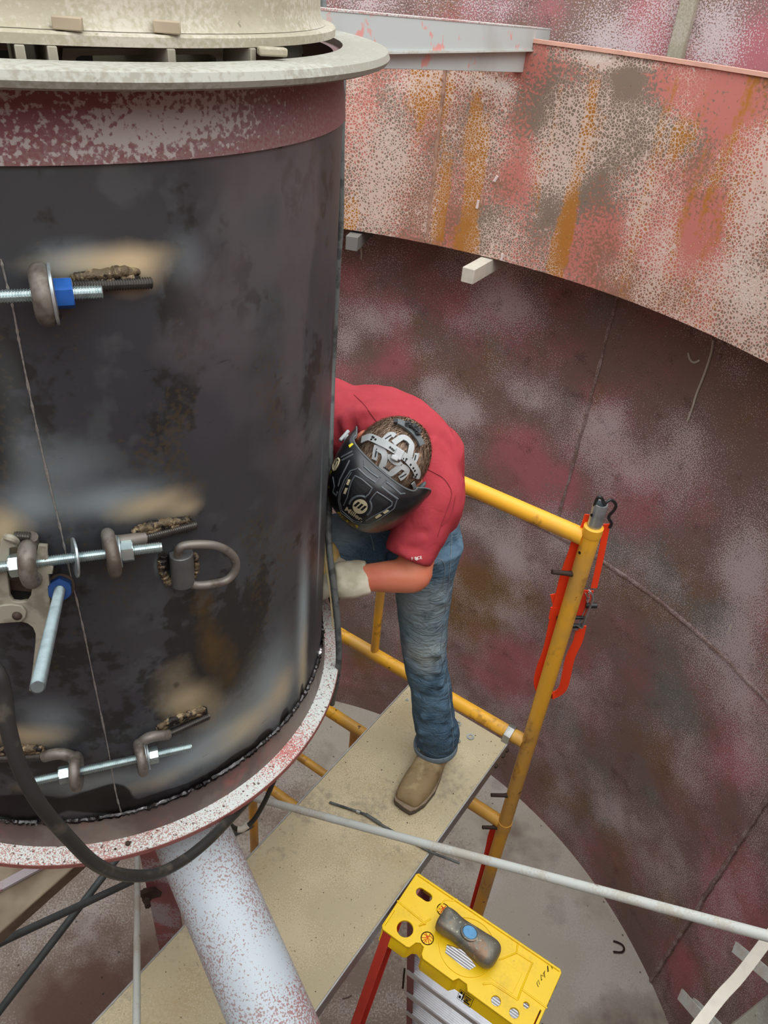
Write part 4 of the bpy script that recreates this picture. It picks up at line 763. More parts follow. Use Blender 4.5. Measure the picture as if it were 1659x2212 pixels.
# hammer head
hh = thing('hammer_head', 'worn steel hammer head with blue-painted eye resting on the yellow ladder top', 'hammer', cpl.at(*cp(1010, 2040), .0))
ha = cpl.at(*cp(974, 2014), .030); hb = cpl.at(*cp(1062, 2080), .030); hd = (hb-ha).normalized(); hs = Z3.cross(hd); rr = []
sec = [(-.034, .022, .019), (-.031, .027, .0235), (-.010, .0285, .0245), (.002, .026, .023), (.014, .0245, .0225), (.028, .0275, .023), (.048, .030, .0245), (.066, .030, .026), (.090, .0335, .027), (.104, .0325, .025), (.114, .026, .019), (.118, .014, .010)]
for (s_, a_, b_) in sec:
    ring = []
    for k in range(24):
        t = 2*PI*k/24; c_, s__ = math.cos(t), math.sin(t); pw = .55 if s_ < .02 else .8
        ring.append(ha+hd*s_+hs*(a_*abs(c_)**pw*(1 if c_ > 0 else -1))+Z3*(b_*abs(s__)**pw*(1 if s__ > 0 else -1)))
    rr.append(ring)
q = MB(); q.rings(rr, True); o = q.obj('head', M['hammer'], hh, True, 0, 1, 180)
ec = ha+hd*.042+Z3*.022; q = MB()
q.rings([[ec+(hd*math.cos(t)*r*1.0+hs*math.sin(t)*r*.86)+Z3*z for t in [2*PI*k/24 for k in range(24)]] for r, z in ((.0225, 0), (.0215, .0045), (.0175, .0052), (.0165, .0035))], False); q.obj('eye_rim', M['hammer'], hh)
q = MB(); q.rings([[ec+(hd*math.cos(t)*r+hs*math.sin(t)*r*.86)+Z3*z for t in [2*PI*k/24 for k in range(24)]] for r, z in ((.0168, .001), (.016, .0046), (.008, .0054), (.0001, .0048))], False); q.obj('blue_plug', M['bluepaint'], hh)
# J hook on the floor
pp = [P(x, y, -3.742) for x, y in [(1325,2033),(1335,2036),(1345,2042),(1348,2051),(1342,2057),(1325,2056)]]; q = MB(); q.tube(spline(pp, 5), .005, 8); tag(q.obj('bent_hook', M['rust']), 'small dark U-shaped steel hook lying on the concrete floor', 'hook')
q = MB(); a = Pd(874, 2092, 2.6); q.tube([a, a+(Pd(870, 2135, 2.6)-a)*.5, Pd(870, 2135, 2.6)], .0035, 8); q.obj('hanging_pin', M['rust'], lad)
# lattice and webbing at the lower right corner
a = Pd(1672, 2010, 1.30); b = Pd(1600, 2105, 1.26); c = Pd(1555, 2155, 1.24); e = Pd(1490, 2240, 1.2); q = MB(); q.ribbon(spline([a, b, c, e, e+(e-c)], 5), .018, .003, bx); tag(q.obj('web_strap', M['web']), 'ribbed off-white webbing strap hanging from the white pipe at the lower right', 'strap')
for (x0, y0, x1, y1, d0, d1, lab) in ((1587, 2046, 1700, 2140, 1.75, 1.5, 'upper short white flat bar crossing behind the webbing strap'), (1470, 2148, 1560, 2250, 1.8, 1.5, 'lower short white flat bar crossing behind the webbing strap')):
    a = Pd(x0, y0, d0); b = Pd(x1, y1, d1); q = MB(); q.ribbon([a, a.lerp(b, .5), b, b+(b-a)*1.2], .026, .006, Vector((.3, .3, 1))); tag(q.obj('flat_bar', M['rod'], None, True, .001), lab, 'bar', 'white flat bars')
a = Pd(1500, 2165, 1.74); b = Pd(1570, 2235, 1.5); q = MB(); q.ribbon([a, b, b+(b-a)], .016, .012, Vector((.3, .3, 1))); tag(q.obj('short_bar', M['rod'], None, True, .001), 'narrow stepped white bar lying on the lower flat bar', 'bar')
a = Pd(1650, 2262, 1.5); b = Pd(1715, 2202, 1.62); q = MB(); q.ribbon([a-(b-a)*2, a, b, b+(b-a)*2], .12, .012, Vector(BAS[:, 1])+Vector(BAS[:, 0])); tag(q.obj('cover_plate', M['rimgrey'], None, True, .001), 'pale grey steel plate cut off by the lower right corner', 'plate')
# ================================================================== PERSON
def clear(p, rad):                                                     # keep clear of the drum wall
    p = Vector(p); v = Vector((p.x-CX, p.y-CY, 0)); L_ = v.length; mn = R+rad
    return p if L_ >= mn else Vector((CX, CY, p.z))+v/L_*mn
def ringset(cs, lat, n=28):
    """elliptical rings along centres; cs = (centre, half lateral, half depth)"""
    rr = []; C_ = [c[0] for c in cs]
    for i, (c, a, b) in enumerate(cs):
        t = (C_[min(i+1, len(cs)-1)]-C_[max(i-1, 0)]).normalized(); l_ = (lat-lat.dot(t)*t).normalized(); w_ = t.cross(l_)
        rr.append([c+l_*a*math.cos(2*PI*k/n)+w_*b*math.sin(2*PI*k/n) for k in range(n)])
    return rr
def remesh(q, vox, it=3, fac=.6):
    me = bpy.data.meshes.new('t'); me.from_pydata(q.v, [], q.f); bm = bmesh.new(); bm.from_mesh(me); bmesh.ops.recalc_face_normals(bm, faces=bm.faces); bm.to_mesh(me); bm.free()
    o = bpy.data.objects.new('t', me); COL.objects.link(o); r_ = o.modifiers.new('r', 'REMESH'); r_.mode = 'VOXEL'; r_.voxel_size = vox
    s_ = o.modifiers.new('s', 'SMOOTH'); s_.iterations = it; s_.factor = fac
    m2 = bpy.data.meshes.new_from_object(o.evaluated_get(bpy.context.evaluated_depsgraph_get())); bpy.data.objects.remove(o); return m2
def tubeq(q, pts, r, n=20, k=6):
    """tapered limb through joints (spline), closed round ends"""
    pp = spline(pts, k); m_ = len(pp); rs_ = []
    for i in range(m_):
        f = i/(m_-1)*(len(r)-1); j = min(int(f), len(r)-2); rs_.append(r[j]+(r[j+1]-r[j])*(f-j))
    q.tube(pp, rs_, n); return q
def ellip(q, c, ax, n=20, m_=12):
    """ax: three semi-axis vectors"""
    rr = []
    for i in range(1, m_):
        t = PI*i/m_; rr.append([c-ax[2]*math.cos(t)+(ax[0]*math.cos(2*PI*k/n)+ax[1]*math.sin(2*PI*k/n))*math.sin(t) for k in range(n)])
    return q.rings(rr, True)
def displace(me, fn):
    vs_ = np.zeros(len(me.vertices)*3); me.vertices.foreach_get('co', vs_); ns_ = np.zeros(len(me.vertices)*3); me.vertex_normals.foreach_get('vector', ns_)
    v = vs_.reshape(-1, 3); n_ = ns_.reshape(-1, 3); d = np.array([fn(Vector(a)) for a in v]); v = v+n_*d[:, None]; me.vertices.foreach_set('co', v.ravel()); me.update()
def folds(lines):
    """ridge/valley pairs along 3-D segments: (a, b, width, height)"""
    L_ = [(Vector(a), Vector(b), w_, h) for a, b, w_, h in lines]
    def f(p):
        s_ = 0
        for a, b, w_, h in L_:
            ab = b-a; t = max(0, min(1, (p-a).dot(ab)/ab.length_squared)); d = (p-a-ab*t); dd = d.length
            if dd < w_*4: s_ += h*math.exp(-(dd/w_)**2)*(math.sin(PI*min(max(t, .0), 1))**.5 if 0 < t < 1 else 0)
        return s_
    return f
e1 = Vector(BAS[:, 0]); e2 = Vector(BAS[:, 1]); e3 = Vector(BAS[:, 2])
SH = (e1*.83+e2*.53).normalized()                                      # from the right to the left shoulder
per = thing('person', 'welder in red t-shirt and blue jeans bending over beside the dark drum', 'person', (.2, 1.37, -1.85))
hipL = Pd(922, 1165, 1.76); hipR = Pd(835, 1155, 1.78); kneeL = Pd(918, 1420, 1.97); ankL = Vector((.208, 1.362, -1.755))
kneeR = clear(Pd(690, 1190, 1.80), .09); footR = Vector((-.275, 1.80, -1.76))
shL = Pd(928, 1065, 1.60); shR = clear(Pd(722, 925, 1.66), .09); elL = Pd(893, 1243, 1.60); wrL = Pd(748, 1250, 1.60)
elR = clear(Pd(640, 1075, 1.80), .06); wrR = clear(Pd(664, 1190, 1.72), .045)
T_ = [(Pd(872, 1112, 1.80), .128, .105), (Pd(880, 1078, 1.76), .134, .108), (Pd(874, 1030, 1.71), .142, .112), (Pd(856, 978, 1.66), .160, .115), (clear(Pd(826, 934, 1.62), .19), .160, .095), (Pd(822, 922, 1.58), .09, .075)]
Hc = Pd(842, 993, 1.46); HE3 = Vector(ray(850, 985)).normalized(); HL = (.76*e1+.65*e2); HL = (HL-HL.dot(HE3)*HE3).normalized(); D2_ = HE3.cross(HL).normalized()
if D2_.dot(e2) < 0: D2_ = -D2_
al = math.radians(25); HF = D2_*math.cos(al)-HE3*math.sin(al); HU = -D2_*math.sin(al)-HE3*math.cos(al)
hpt = lambda l, f, u: Hc+HL*l+HF*f+HU*u
# skin body: one continuous surface
q = MB()
ellip(q, hpt(0, 0, 0), (HL*.066, HF*.075, HU*.086)); ellip(q, hpt(0, .035, -.055), (HL*.050, HF*.050, HU*.055))
ellip(q, hpt(0, .088, -.030), (HL*.011, HF*.018, HU*.020))
for s in (-1, 1):
    ellip(q, hpt(s*.071, -.005, -.022), (HL*.010, HF*.018, HU*.028)); ellip(q, hpt(s*.026, .072, -.008), (HL*.014, HF*.010, HU*.009))
ellip(q, hpt(0, .080, -.062), (HL*.022, HF*.010, HU*.010))
tubeq(q, [hpt(0, -.01, -.04), hpt(0, -.02, -.09), hpt(0, -.02, -.09)*.4+T_[4][0]*.6, T_[4][0]+HE3*.03], [.046, .044, .040, .035])
q.rings(ringset([(c+HE3*.01, a*.70, b*.62) for c, a, b in T_[:5]], SH), True)
tubeq(q, [shL+(T_[4][0]-shL)*.2, shL, shL.lerp(elL, .5), elL], [.045, .045, .042, .036]); tubeq(q, [shL.lerp(elL, .9), elL, elL.lerp(wrL, .35), wrL], [.036, .037, .035, .024])
tubeq(q, [shR+(T_[4][0]-shR)*.2, shR, shR.lerp(elR, .5), elR], [.045, .045, .042, .036]); tubeq(q, [shR.lerp(elR, .9), elR, elR.lerp(wrR, .4), wrR], [.036, .037, .034, .026])
for h, k_, a_ in ((hipL, kneeL, ankL), (hipR, kneeR, footR)): tubeq(q, [h, h.lerp(k_, .5), k_, k_.lerp(a_, .4), a_], [.060, .050, .038, .038, .030])
me = remesh(q, .006, 4); body = mkobj('body', me, M['skin'], per, True, 0, 0, 180)
# t-shirt
q = MB(); q.rings(ringset(T_[:5]+[(T_[4][0].lerp(hpt(0, -.02, -.09), .35), .12, .085), (T_[4][0].lerp(hpt(0, -.02, -.09), .62), .072, .066)], SH, 36), True)
tubeq(q, [T_[4][0].lerp(shL, .5), shL, Pd(916, 1120, 1.59), Pd(896, 1170, 1.59), Pd(881, 1206, 1.59)], [.088, .078, .064, .056, .053], 24)
tubeq(q, [T_[4][0].lerp(shR, .5), shR, shR.lerp(elR, .55), shR.lerp(elR, .8)], [.085, .078, .064, .054], 24)
ellip(q, Pd(790, 915, 1.68), (SH*.15, HE3*.085, e2*.07)); ellip(q, Pd(905, 985, 1.72), (SH*.08, HE3*.08, e2*.10)); ellip(q, Pd(930, 1070, 1.72), (SH*.07, HE3*.09, e2*.07)); ellip(q, Pd(962, 1072, 1.79), (SH*.042, HE3*.07, e2*.045))
me = remesh(q, .006, 6)
fl_ = folds([(Pd(845,1140,1.5), Pd(905,1120,1.52), .008, .006), (Pd(845,1150,1.5), Pd(930,1150,1.53), .008, -.005), (Pd(848,1165,1.51), Pd(925,1165,1.53), .008, .006), (Pd(850,1180,1.53), Pd(915,1185,1.54), .007, -.005),
  (Pd(840,1195,1.53), Pd(900,1205,1.54), .007, .004), (Pd(750,900,1.56), Pd(735,980,1.56), .012, .009), (Pd(770,905,1.55), Pd(762,950,1.56), .008, -.006), (Pd(960,1080,1.66), Pd(940,1160,1.66), .010, .007), (Pd(972,1085,1.68), Pd(955,1150,1.68), .008, -.007), (Pd(880,895,1.6), Pd(955,985,1.62), .02, .004),
  (Pd(760,880,1.6), Pd(830,900,1.56), .012, .004), (Pd(975,1040,1.7), Pd(992,1085,1.72), .01, .006)])
displace(me, lambda p: fl_(p)+.0022*noise.noise(p*22)+.0015*noise.noise(p*50))
shirt = mkobj('t_shirt', me, M['shirt'], per, True, 0, 0, 180)
def ontoP(me_or_bvh, x, y, o_=.0008):
    v = Vector(ray(x, y)).normalized(); h = me_or_bvh.ray_cast(Vector((0, 0, 0)), v)
    return (h[0]-v*o_, h[1]) if h[0] else (None, None)
def bvh_of(o): return BVHTree.FromPolygons([v.co[:] for v in o.data.vertices], [p.vertices[:] for p in o.data.polygons])
# objects parented to 'per' keep world coordinates in their mesh through the inverse matrix
B_sh = bvh_of(shirt)
def seamline(name, bv, pts, r, m_, par, k=4):
    q = MB(); out_ = []
    for p in spline([Vector((x, y, 0)) for x, y in pts], k):
        h, _ = ontoP(bv, p.x, p.y)
        if h is not None and (not out_ or (h-out_[-1]).length < .08): out_.append(h)
    if len(out_) > 2: q.tube(out_, r, 6); return q.obj(name, m_, par)
for pts in ([(765,853),(785,872),(800,892),(815,912),(822,918)], [(805,922),(790,930),(782,945),(780,960)], [(920,1012),(940,1022),(960,1035),(975,1060),(972,1085),(955,1130),(945,1160)], [(842,1198),(860,1213),(880,1222),(902,1227)], [(984,1070),(975,1110),(955,1135)]):
    seamline('seam', B_sh, pts, .0011, M['shirtseam'], shirt)
def textmesh(s_, size, font_bold=True, shear=0, off=0):
    cu = bpy.data.curves.new('t', 'FONT'); cu.body = s_; cu.size = size; cu.offset = off; cu.shear = shear; cu.resolution_u = 3
    o = bpy.data.objects.new('t', cu); COL.objects.link(o); me_ = bpy.data.meshes.new_from_object(o.evaluated_get(bpy.context.evaluated_depsgraph_get())); bpy.data.objects.remove(o)
    bm = bmesh.new(); bm.from_mesh(me_); bmesh.ops.triangulate(bm, faces=bm.faces); bmesh.ops.subdivide_edges(bm, edges=[e for e in bm.edges if e.calc_length() > size*.18], cuts=1); bmesh.ops.triangulate(bm, faces=bm.faces)
    V_ = [(v.co.x, v.co.y) for v in bm.verts]; F_ = [[v.index for v in f.verts] for f in bm.faces]; bm.free(); return V_, F_
def decal(name, V_, F_, bv, org, xd, yd, m_, par, o_=.0008):
    """wrap a flat 2-D print on a surface: org, xd, yd place it, then it is laid on the surface"""
    vs_ = []; ok = []
    for u, v in V_:
        h, _ = ontoP(bv, org[0]+xd[0]*u+yd[0]*v, org[1]+xd[1]*u+yd[1]*v, o_); ok.append(h is not None); vs_.append(h if h is not None else Vector((0, 0, 0)))
    F2 = [f for f in F_ if all(ok[i] for i in f) and max((vs_[f[0]]-vs_[i]).length for i in f) < .03]
    if not F2: return None
    me_ = bpy.data.meshes.new(name); me_.from_pydata([tuple(v) for v in vs_], [], F2); bm = bmesh.new(); bm.from_mesh(me_); bmesh.ops.delete(bm, geom=[v for v in bm.verts if not v.link_faces], context='VERTS')
    r_ = bmesh.ops.extrude_face_region(bm, geom=bm.faces[:]); n3 = Vector(ray(*org)).normalized(); bmesh.ops.translate(bm, vec=n3*.0006, verts=[g for g in r_['geom'] if isinstance(g, bmesh.types.BMVert)])
    bmesh.ops.recalc_face_normals(bm, faces=bm.faces); bm.to_mesh(me_); bm.free(); return mkobj(name, me_, m_, par, False)
V_, F_ = textmesh('F RCE', 1, off=.02); decal('sleeve_print', V_, F_, B_sh, (889, 1210), (9.0, -1.2), (-1.5, -8.6), M['whiteprint'], shirt)
V_ = [(0, 0)]+[(math.cos(2*PI*k/14), math.sin(2*PI*k/14)) for k in range(14)]; F_ = [(0, 1+k, 1+(k+1) % 14) for k in range(14)]
decal('sleeve_print', V_, F_, B_sh, (900, 1207), (3.6, 0), (0, 3.6), M['whiteprint'], shirt)
# jeans
q = MB()
q.rings(ringset([(Pd(876, 1098, 1.78), .118, .098), (Pd(878, 1130, 1.79), .126, .106), (Pd(878, 1165, 1.79), .130, .104), (Pd(876, 1190, 1.79), .10, .09)], SH), True)
tubeq(q, [hipL, Pd(916, 1235, 1.81), Pd(915, 1320, 1.885), kneeL, Pd(931, 1490, 2.03), Pd(938, 1560, 2.075), ankL+Vector((0, 0, .05)), ankL], [.090, .074, .065, .057, .056, .057, .060, .060], 28)
tubeq(q, [hipR, hipR.lerp(kneeR, .5), kneeR, kneeR.lerp(footR, .5), footR+Vector((0, 0, .02))], [.092, .078, .066, .058, .058], 28)
me = remesh(q, .0065, 5)
rng = random.Random(5); lines = []
def legp(f):
    pts_ = [hipL, Pd(916, 1235, 1.81), Pd(915, 1320, 1.885), kneeL, Pd(931, 1490, 2.03), Pd(938, 1560, 2.075), ankL]; x = f*(len(pts_)-1); i = min(int(x), len(pts_)-2); return pts_[i].lerp(pts_[i+1], x-i)
for f, sl, h, w_ in [(f_, s_, h_*1.5, w2) for f_, s_, h_, w2 in [(.10, .6, .006, .010), (.18, -.5, -.005, .010), (.26, .35, .005, .010), (.36, -.3, -.003, .010), (.46, .5, .006, .009), (.50, -.35, -.007, .009), (.54, .45, .007, .009), (.58, -.5, -.006, .009), (.62, .3, .006, .008), (.67, -.4, -.005, .009), (.73, .5, .005, .009), (.79, -.3, .005, .009), (.84, .3, -.007, .008), (.885, -.25, .009, .009), (.92, .3, -.008, .007), (.955, -.2, .007, .007)]]:
    c = legp(f); c = c-Vector(c).normalized()*.055
    lines.append((c-e1*.055-e2*.055*sl, c+e1*.06+e2*.06*sl, w_*1.2, h*1.2))
lines += [(Pd(720,1120,1.7), Pd(830,1190,1.72), .012, -.006), (Pd(720,1150,1.7), Pd(820,1210,1.72), .010, .006), (Pd(740,1180,1.7), Pd(820,1205,1.72), .008, -.005), (Pd(830,1165,1.68), Pd(850,1215,1.7), .012, -.012)]
ff = folds(lines); displace(me, lambda p: ff(p)+.0025*noise.noise(p*Vector((18, 18, 30)) if False else p*20)+.0015*noise.noise(p*45))
at = me.color_attributes.new('pm', 'FLOAT_COLOR', 'POINT'); n_ = len(me.vertices); vv = np.zeros(n_*3); me.vertices.foreach_get('co', vv); vv = vv.reshape(-1, 3); A = np.zeros((n_, 4))
for (p, r_, chn, amt) in [(legp(.28)-e3*.06, .09, 0, .75), (legp(.47)-e3*.06, .07, 0, .9), (Pd(745, 1130, 1.68), .07, 0, .9), (legp(.92), .12, 1, .9), (legp(.72)+e1*.05, .10, 1, .5), (Pd(835, 1185, 1.70), .05, 1, 1.3), (Pd(770, 1210, 1.7), .05, 1, .7), (legp(.14)+e1*.0, .05, 0, .35)]:
    A[:, chn] += amt*np.exp(-((vv-np.array(p))**2).sum(1)/r_**2)
at.data.foreach_set('color', A.ravel()); jeans = mkobj('jeans', me, M['denim'], per, True, 0, 0, 180); B_j = bvh_of(jeans)
for pts in ([(976,1130),(975,1180),(972,1230),(964,1300),(958,1350),(952,1400),(955,1430),(966,1470),(972,1520),(978,1580),(980,1625)], [(934,1206),(950,1208),(958,1215),(961,1235),(955,1270)], [(903,1232),(920,1222),(938,1218),(955,1208)], [(800,1155),(805,1172),(808,1190)], [(965,1120),(968,1145),(962,1165)]):
    seamline('seam', B_j, pts, .0010, M['denimseam'], jeans, 6)
# turned hem ring
t = (ankL-Pd(938, 1560, 2.075)).normalized(); l0 = t.orthogonal().normalized(); l1 = t.cross(l0); q = MB(); rr = []
for k in range(36):
    an = 2*PI*k/36; dr = l0*math.cos(an)+l1*math.sin(an); rr.append([ankL+t*h+dr*r_*(1+.03*math.sin(an*3)) for r_, h in ((.0585, .000), (.0600, -.012), (.0625, -.004), (.0630, .012), (.0600, .014), (.052, .012), (.050, -.004))])
q.rings(rr, False, True); q.obj('hem', M['denimseam'], jeans, True, 0, 1, 180)
# boots
def boot(toe, dr, nm, z0=-1.85, lab=None):
    d = Vector(dr).normalized(); l_ = Vector((-d.y, d.x, 0)); to = Vector(toe)
    outl = [(0.003, .026), (.012, .034), (.05, .041), (.095, .0435), (.14, .037), (.19, .032), (.235, .035), (.262, .026), (.270, 0), (.262, -.028), (.235, -.036), (.19, -.035), (.14, -.046), (.09, -.0525), (.04, -.0465), (.010, -.034), (-.003, -.024), (-.002, 0)]
    def rg(sc, z, du=0): return [to+d*(.135+(u-.135)*sc+du)+l_*(v*sc)+Vector((0, 0, z0+z-to.z)) for u, v in outl]
    q = MB(); q.rings([rg(.985, .001), rg(1.0, .004), rg(1.0, .016), rg(.985, .018)], True); b_ = q.obj('sole', M['sole'], nm, True, 0, 0, 50)
    q = MB(); q.rings([rg(.985, .0175), rg(1.005, .020), rg(1.0, .024), rg(.955, .025)], True); q.obj('welt', M['welt'], b_)
    q = MB(); prof = []
    secs = [(.008, .028, .034), (.020, .036, .048), (.045, .041, .058), (.08, .0445, .066), (.11, .044, .077), (.14, .041, .095), (.17, .037, .11), (.20, .036, .11), (.235, .034, .10), (.258, .024, .08)]
    q.rings([[to+d*u+l_*(a_*abs(math.cos(t_))**.7*(1 if math.cos(t_) > 0 else -1)-.004*math.sin(PI*u/.27))+Vector((0, 0, z0-to.z+.022+(h-.022)*max(0, math.sin(t_))**.75)) for t_ in [PI*k/12 for k in range(13)]]+[to+d*u+l_*(-a_*.9)+Vector((0, 0, z0-to.z+.018)), to+d*u+l_*(a_*.9)+Vector((0, 0, z0-to.z+.018))] for u, a_, h in secs], True)
    tubeq(q, [to+d*.20+Vector((0, 0, z0-to.z+.04)), to+d*.205+Vector((0, 0, z0-to.z+.12)), to+d*.20+Vector((0, 0, z0-to.z+.14))], [.040, .040, .038])
    me_ = remesh(q, .005, 5); cr_ = folds([(to+d*(.088+.012*k)+l_*-.03+Vector((0, 0, .075+.008*k)), to+d*(.084+.012*k)+l_*.032+Vector((0, 0, .075+.008*k)), .004, .003*(-1)**k) for k in range(4)])
    displace(me_, lambda p: cr_(p)+.002*noise.noise(p*28)); return mkobj('boot', me_, M['boot'], nm, True, 0, 0, 180)
boot((.128, 1.201, -1.85), (.447, .895, 0), per); boot(footR+Vector((.10, -.17, -.09)), (-.50, .86, 0), per)
# gloves
def glove(name, wr, dr, back, m_, cuffc, rad, mirror=1):
    d = Vector(dr).normalized(); b_ = Vector(back); b_ = (b_-b_.dot(d)*d).normalized(); s_ = d.cross(b_)*mirror; q = MB()
    q.rings(ringset([(c, r1, r2) for c, r1, r2 in cuffc], b_), True)
    q.rings(ringset([(wr, .034, .026), (wr+d*.03, .040, .024), (wr+d*.065, .042, .021), (wr+d*.085, .038, .018)], s_), True)
    for k, (off, ln) in enumerate(((-.030, .060), (-.010, .068), (.011, .064), (.030, .050))):
        p0 = wr+d*.078+s_*off; p1 = p0+d*ln*.42-b_*.012; p2 = p1+d*ln*.12-b_*ln*.5; p3 = p2-d*ln*.25-b_*ln*.25; tubeq(q, [p0-d*.02, p0, p1, p2, p3], [.013, .013, .0125, .0115, .010], 12, 5)
    p0 = wr+d*.02-s_*.03; tubeq(q, [p0, p0-s_*.018+d*.018-b_*.008, p0-s_*.016+d*.045-b_*.025, p0-s_*.004+d*.06-b_*.04], [.017, .016, .013, .011], 12, 5)
    me_ = remesh(q, .004, 4); displace(me_, lambda p: .002*noise.noise(p*30)+.0012*noise.noise(p*80))
    for v_ in me_.vertices:
        if v_.co.z < -.17: v_.co = clear(v_.co, .002)
    me_.update(); return mkobj(name, me_, m_, per, True, 0, 0, 180)
w0 = clear(Pd(720, 1252, 1.60), .05); ow = out(w0); tg = Vector((-ow.y, ow.x, 0)); tg = tg if tg.y > 0 else -tg; hd_ = (tg*.8-ow*.55-Z3*.25).normalized()
glove('glove', clear(w0, .05), hd_, -e3+e2*-.4, M['glove'], [(Pd(796, 1246, 1.60), .027, .040), (Pd(785, 1248, 1.60), .030, .042), (Pd(760, 1252, 1.60), .037, .043), (Pd(735, 1254, 1.60), .041, .042), (Pd(718, 1254, 1.595), .036, .034)], 0)
hR = (clear(Pd(693, 1250, 1.60), .045)-wrR).normalized(); glove('glove', wrR+hR*.01, hR, e1, M['glove2'], [(wrR-hR*.07, .034, .036), (wrR-hR*.03, .036, .038), (wrR, .032, .03)], 0, -1)
q = MB(); q.tube([clear(Pd(690, 1262, 1.63), .03), clear(Pd(699, 1285, 1.63), .03), clear(Pd(707, 1303, 1.63), .03)], [.014, .014, .010], 14); tag(q.obj('torch_handle', M['blackhook']), 'black welding torch handle held in the gloves at the drum edge', 'torch')
# hair
q = MB(); ellip(q, hpt(0, -.004, .002), (HL*.0685, HF*.0785, HU*.0895), 40, 26)
me_ = bpy.data.meshes.new('hair'); me_.from_pydata(q.v, [], q.f); bm = bmesh.new(); bm.from_mesh(me_)
def hair_ok(p): l = (p-Hc); f = l.dot(HF); u = l.dot(HU); return (f < .058+.25*u and u > -.035 and (abs(l.dot(HL)) < .060 or u > -.002)) or (f < -.03 and u > -.075)
bmesh.ops.delete(bm, geom=[f for f in bm.faces if not hair_ok(f.calc_center_median())], context='FACES'); bmesh.ops.recalc_face_normals(bm, faces=bm.faces); bm.to_mesh(me_); bm.free(); hair = mkobj('hair', me_, M['hair'], per, True, 0, 0, 180)
random.seed(12)
for nm, mm, N_ in (('short_hair_strands', 'hair', 3200), ('light_hair_strands', 'hairlight', 3400)):
    V_ = []; F_ = []; cnt = 0
    while cnt < N_:
        a_ = random.uniform(0, 2*PI); c_ = random.uniform(-1, 1); s_ = (1-c_*c_)**.5; nl = Vector((s_*math.cos(a_), s_*math.sin(a_), c_))
        p = hpt(nl.x*.0685, -.004+nl.y*.0785, .002+nl.z*.0895)
        if not hair_ok(p): continue
        nr = (HL*nl.x/.0685+HF*nl.y/.0785+HU*nl.z/.0895).normalized(); fw_ = (HF*.9+HL*.25*noise.noise(p*14)+HL*.15); fw_ = (fw_-fw_.dot(nr)*nr).normalized()
        L_ = random.uniform(.010, .018); sdv = nr.cross(fw_)*random.uniform(.0005, .0009); k = len(V_)
        tip = p+fw_*L_+nr*random.uniform(.001, .0055)+HL*random.uniform(-.003, .003); mid = p+fw_*L_*.5+nr*.0035
        V_ += [tuple(p-sdv), tuple(p+sdv), tuple(mid-sdv*.8), tuple(mid+sdv*.8), tuple(tip)]; F_ += [(k, k+1, k+3, k+2), (k+2, k+3, k+4)]; cnt += 1
    me_ = bpy.data.meshes.new(nm); me_.from_pydata(V_, [], F_); tag(mkobj(nm, me_, M[mm], hair, False), kind='stuff')
# ================================================================== WELDING HELMET
hel = thing('welding_helmet', 'black flip-up welding helmet with grey print worn on the bent head', 'helmet', hpt(0, .12, -.04))
CP = [(.070, .078), (.098, .078), (.126, .060), (.144, .024), (.149, -.022), (.142, -.070), (.124, -.112), (.104, -.138)]
HW = [.074, .084, .092, .095, .095, .090, .078, .060]; F0 = [.044, .036, .030, .026, .026, .030, .036, .044]; SU = [.050, .046, .034, .010, -.022, -.062, -.100, -.126]
def ipl(A_, v): x = v*(len(A_)-1); i = min(int(x), len(A_)-2); f = x-i; return A_[i]*(1-f)+A_[i+1]*f
def sm(A_): 
    o_ = []; 
    for k in range(29): 
        v = k/28; o_.append(sum(ipl(A_, min(max(v+dv, 0), 1)) for dv in (-.05, -.025, 0, .025, .05))/5)
    return o_
cpf, cpu, hw, f0, su = sm([c[0] for c in CP]), sm([c[1] for c in CP]), sm(HW), sm(F0), sm(SU)
def hs_pt(ph, k, o_=0):
    c_, s_ = math.cos(ph), math.sin(ph); sgn = 1 if s_ > 0 else -1; cc = abs(c_)**.85*(1 if c_ > 0 else -1)
    l = (hw[k]+o_)*sgn*abs(s_)**.85; f = f0[k]+(cpf[k]+o_-f0[k])*cc; u = su[k]+(cpu[k]+o_*.4-su[k])*max(cc, 0)
    return hpt(l-.002+.018*k/28, f-.0095, u)
NP_ = 48; V_ = []; F_ = []
for o_ in (0, -.003):
    for k in range(29):
        for j in range(NP_+1): V_.append(hs_pt(-PI/2*1.06+PI*1.06*j/NP_, k, o_))
n1 = NP_+1; half = 29*n1
for k in range(28):
    for j in range(NP_): a_ = k*n1+j; F_.append((a_, a_+1, a_+n1+1, a_+n1)); F_.append((half+a_, half+a_+n1, half+a_+n1+1, half+a_+1))
edge = [j for j in range(n1)]+[k*n1+NP_ for k in range(1, 29)]+[28*n1+j for j in range(NP_-1, -1, -1)]+[k*n1 for k in range(27, 0, -1)]
for i in range(len(edge)): a_, b_ = edge[i], edge[(i+1) % len(edge)]; F_.append((a_, b_, half+b_, half+a_))
q = MB(); q.add(V_, F_); hshell = q.obj('shell', M['helmet'], hel, True, 0, 0, 50); B_h = bvh_of(hshell)
q = MB(); q.tube([V_[i] for i in edge], .0016, 6, False, True); q.obj('rim', M['geardark'], hel)
cz = lambda x, y: (690+x*.16275, 890+y*.16275)
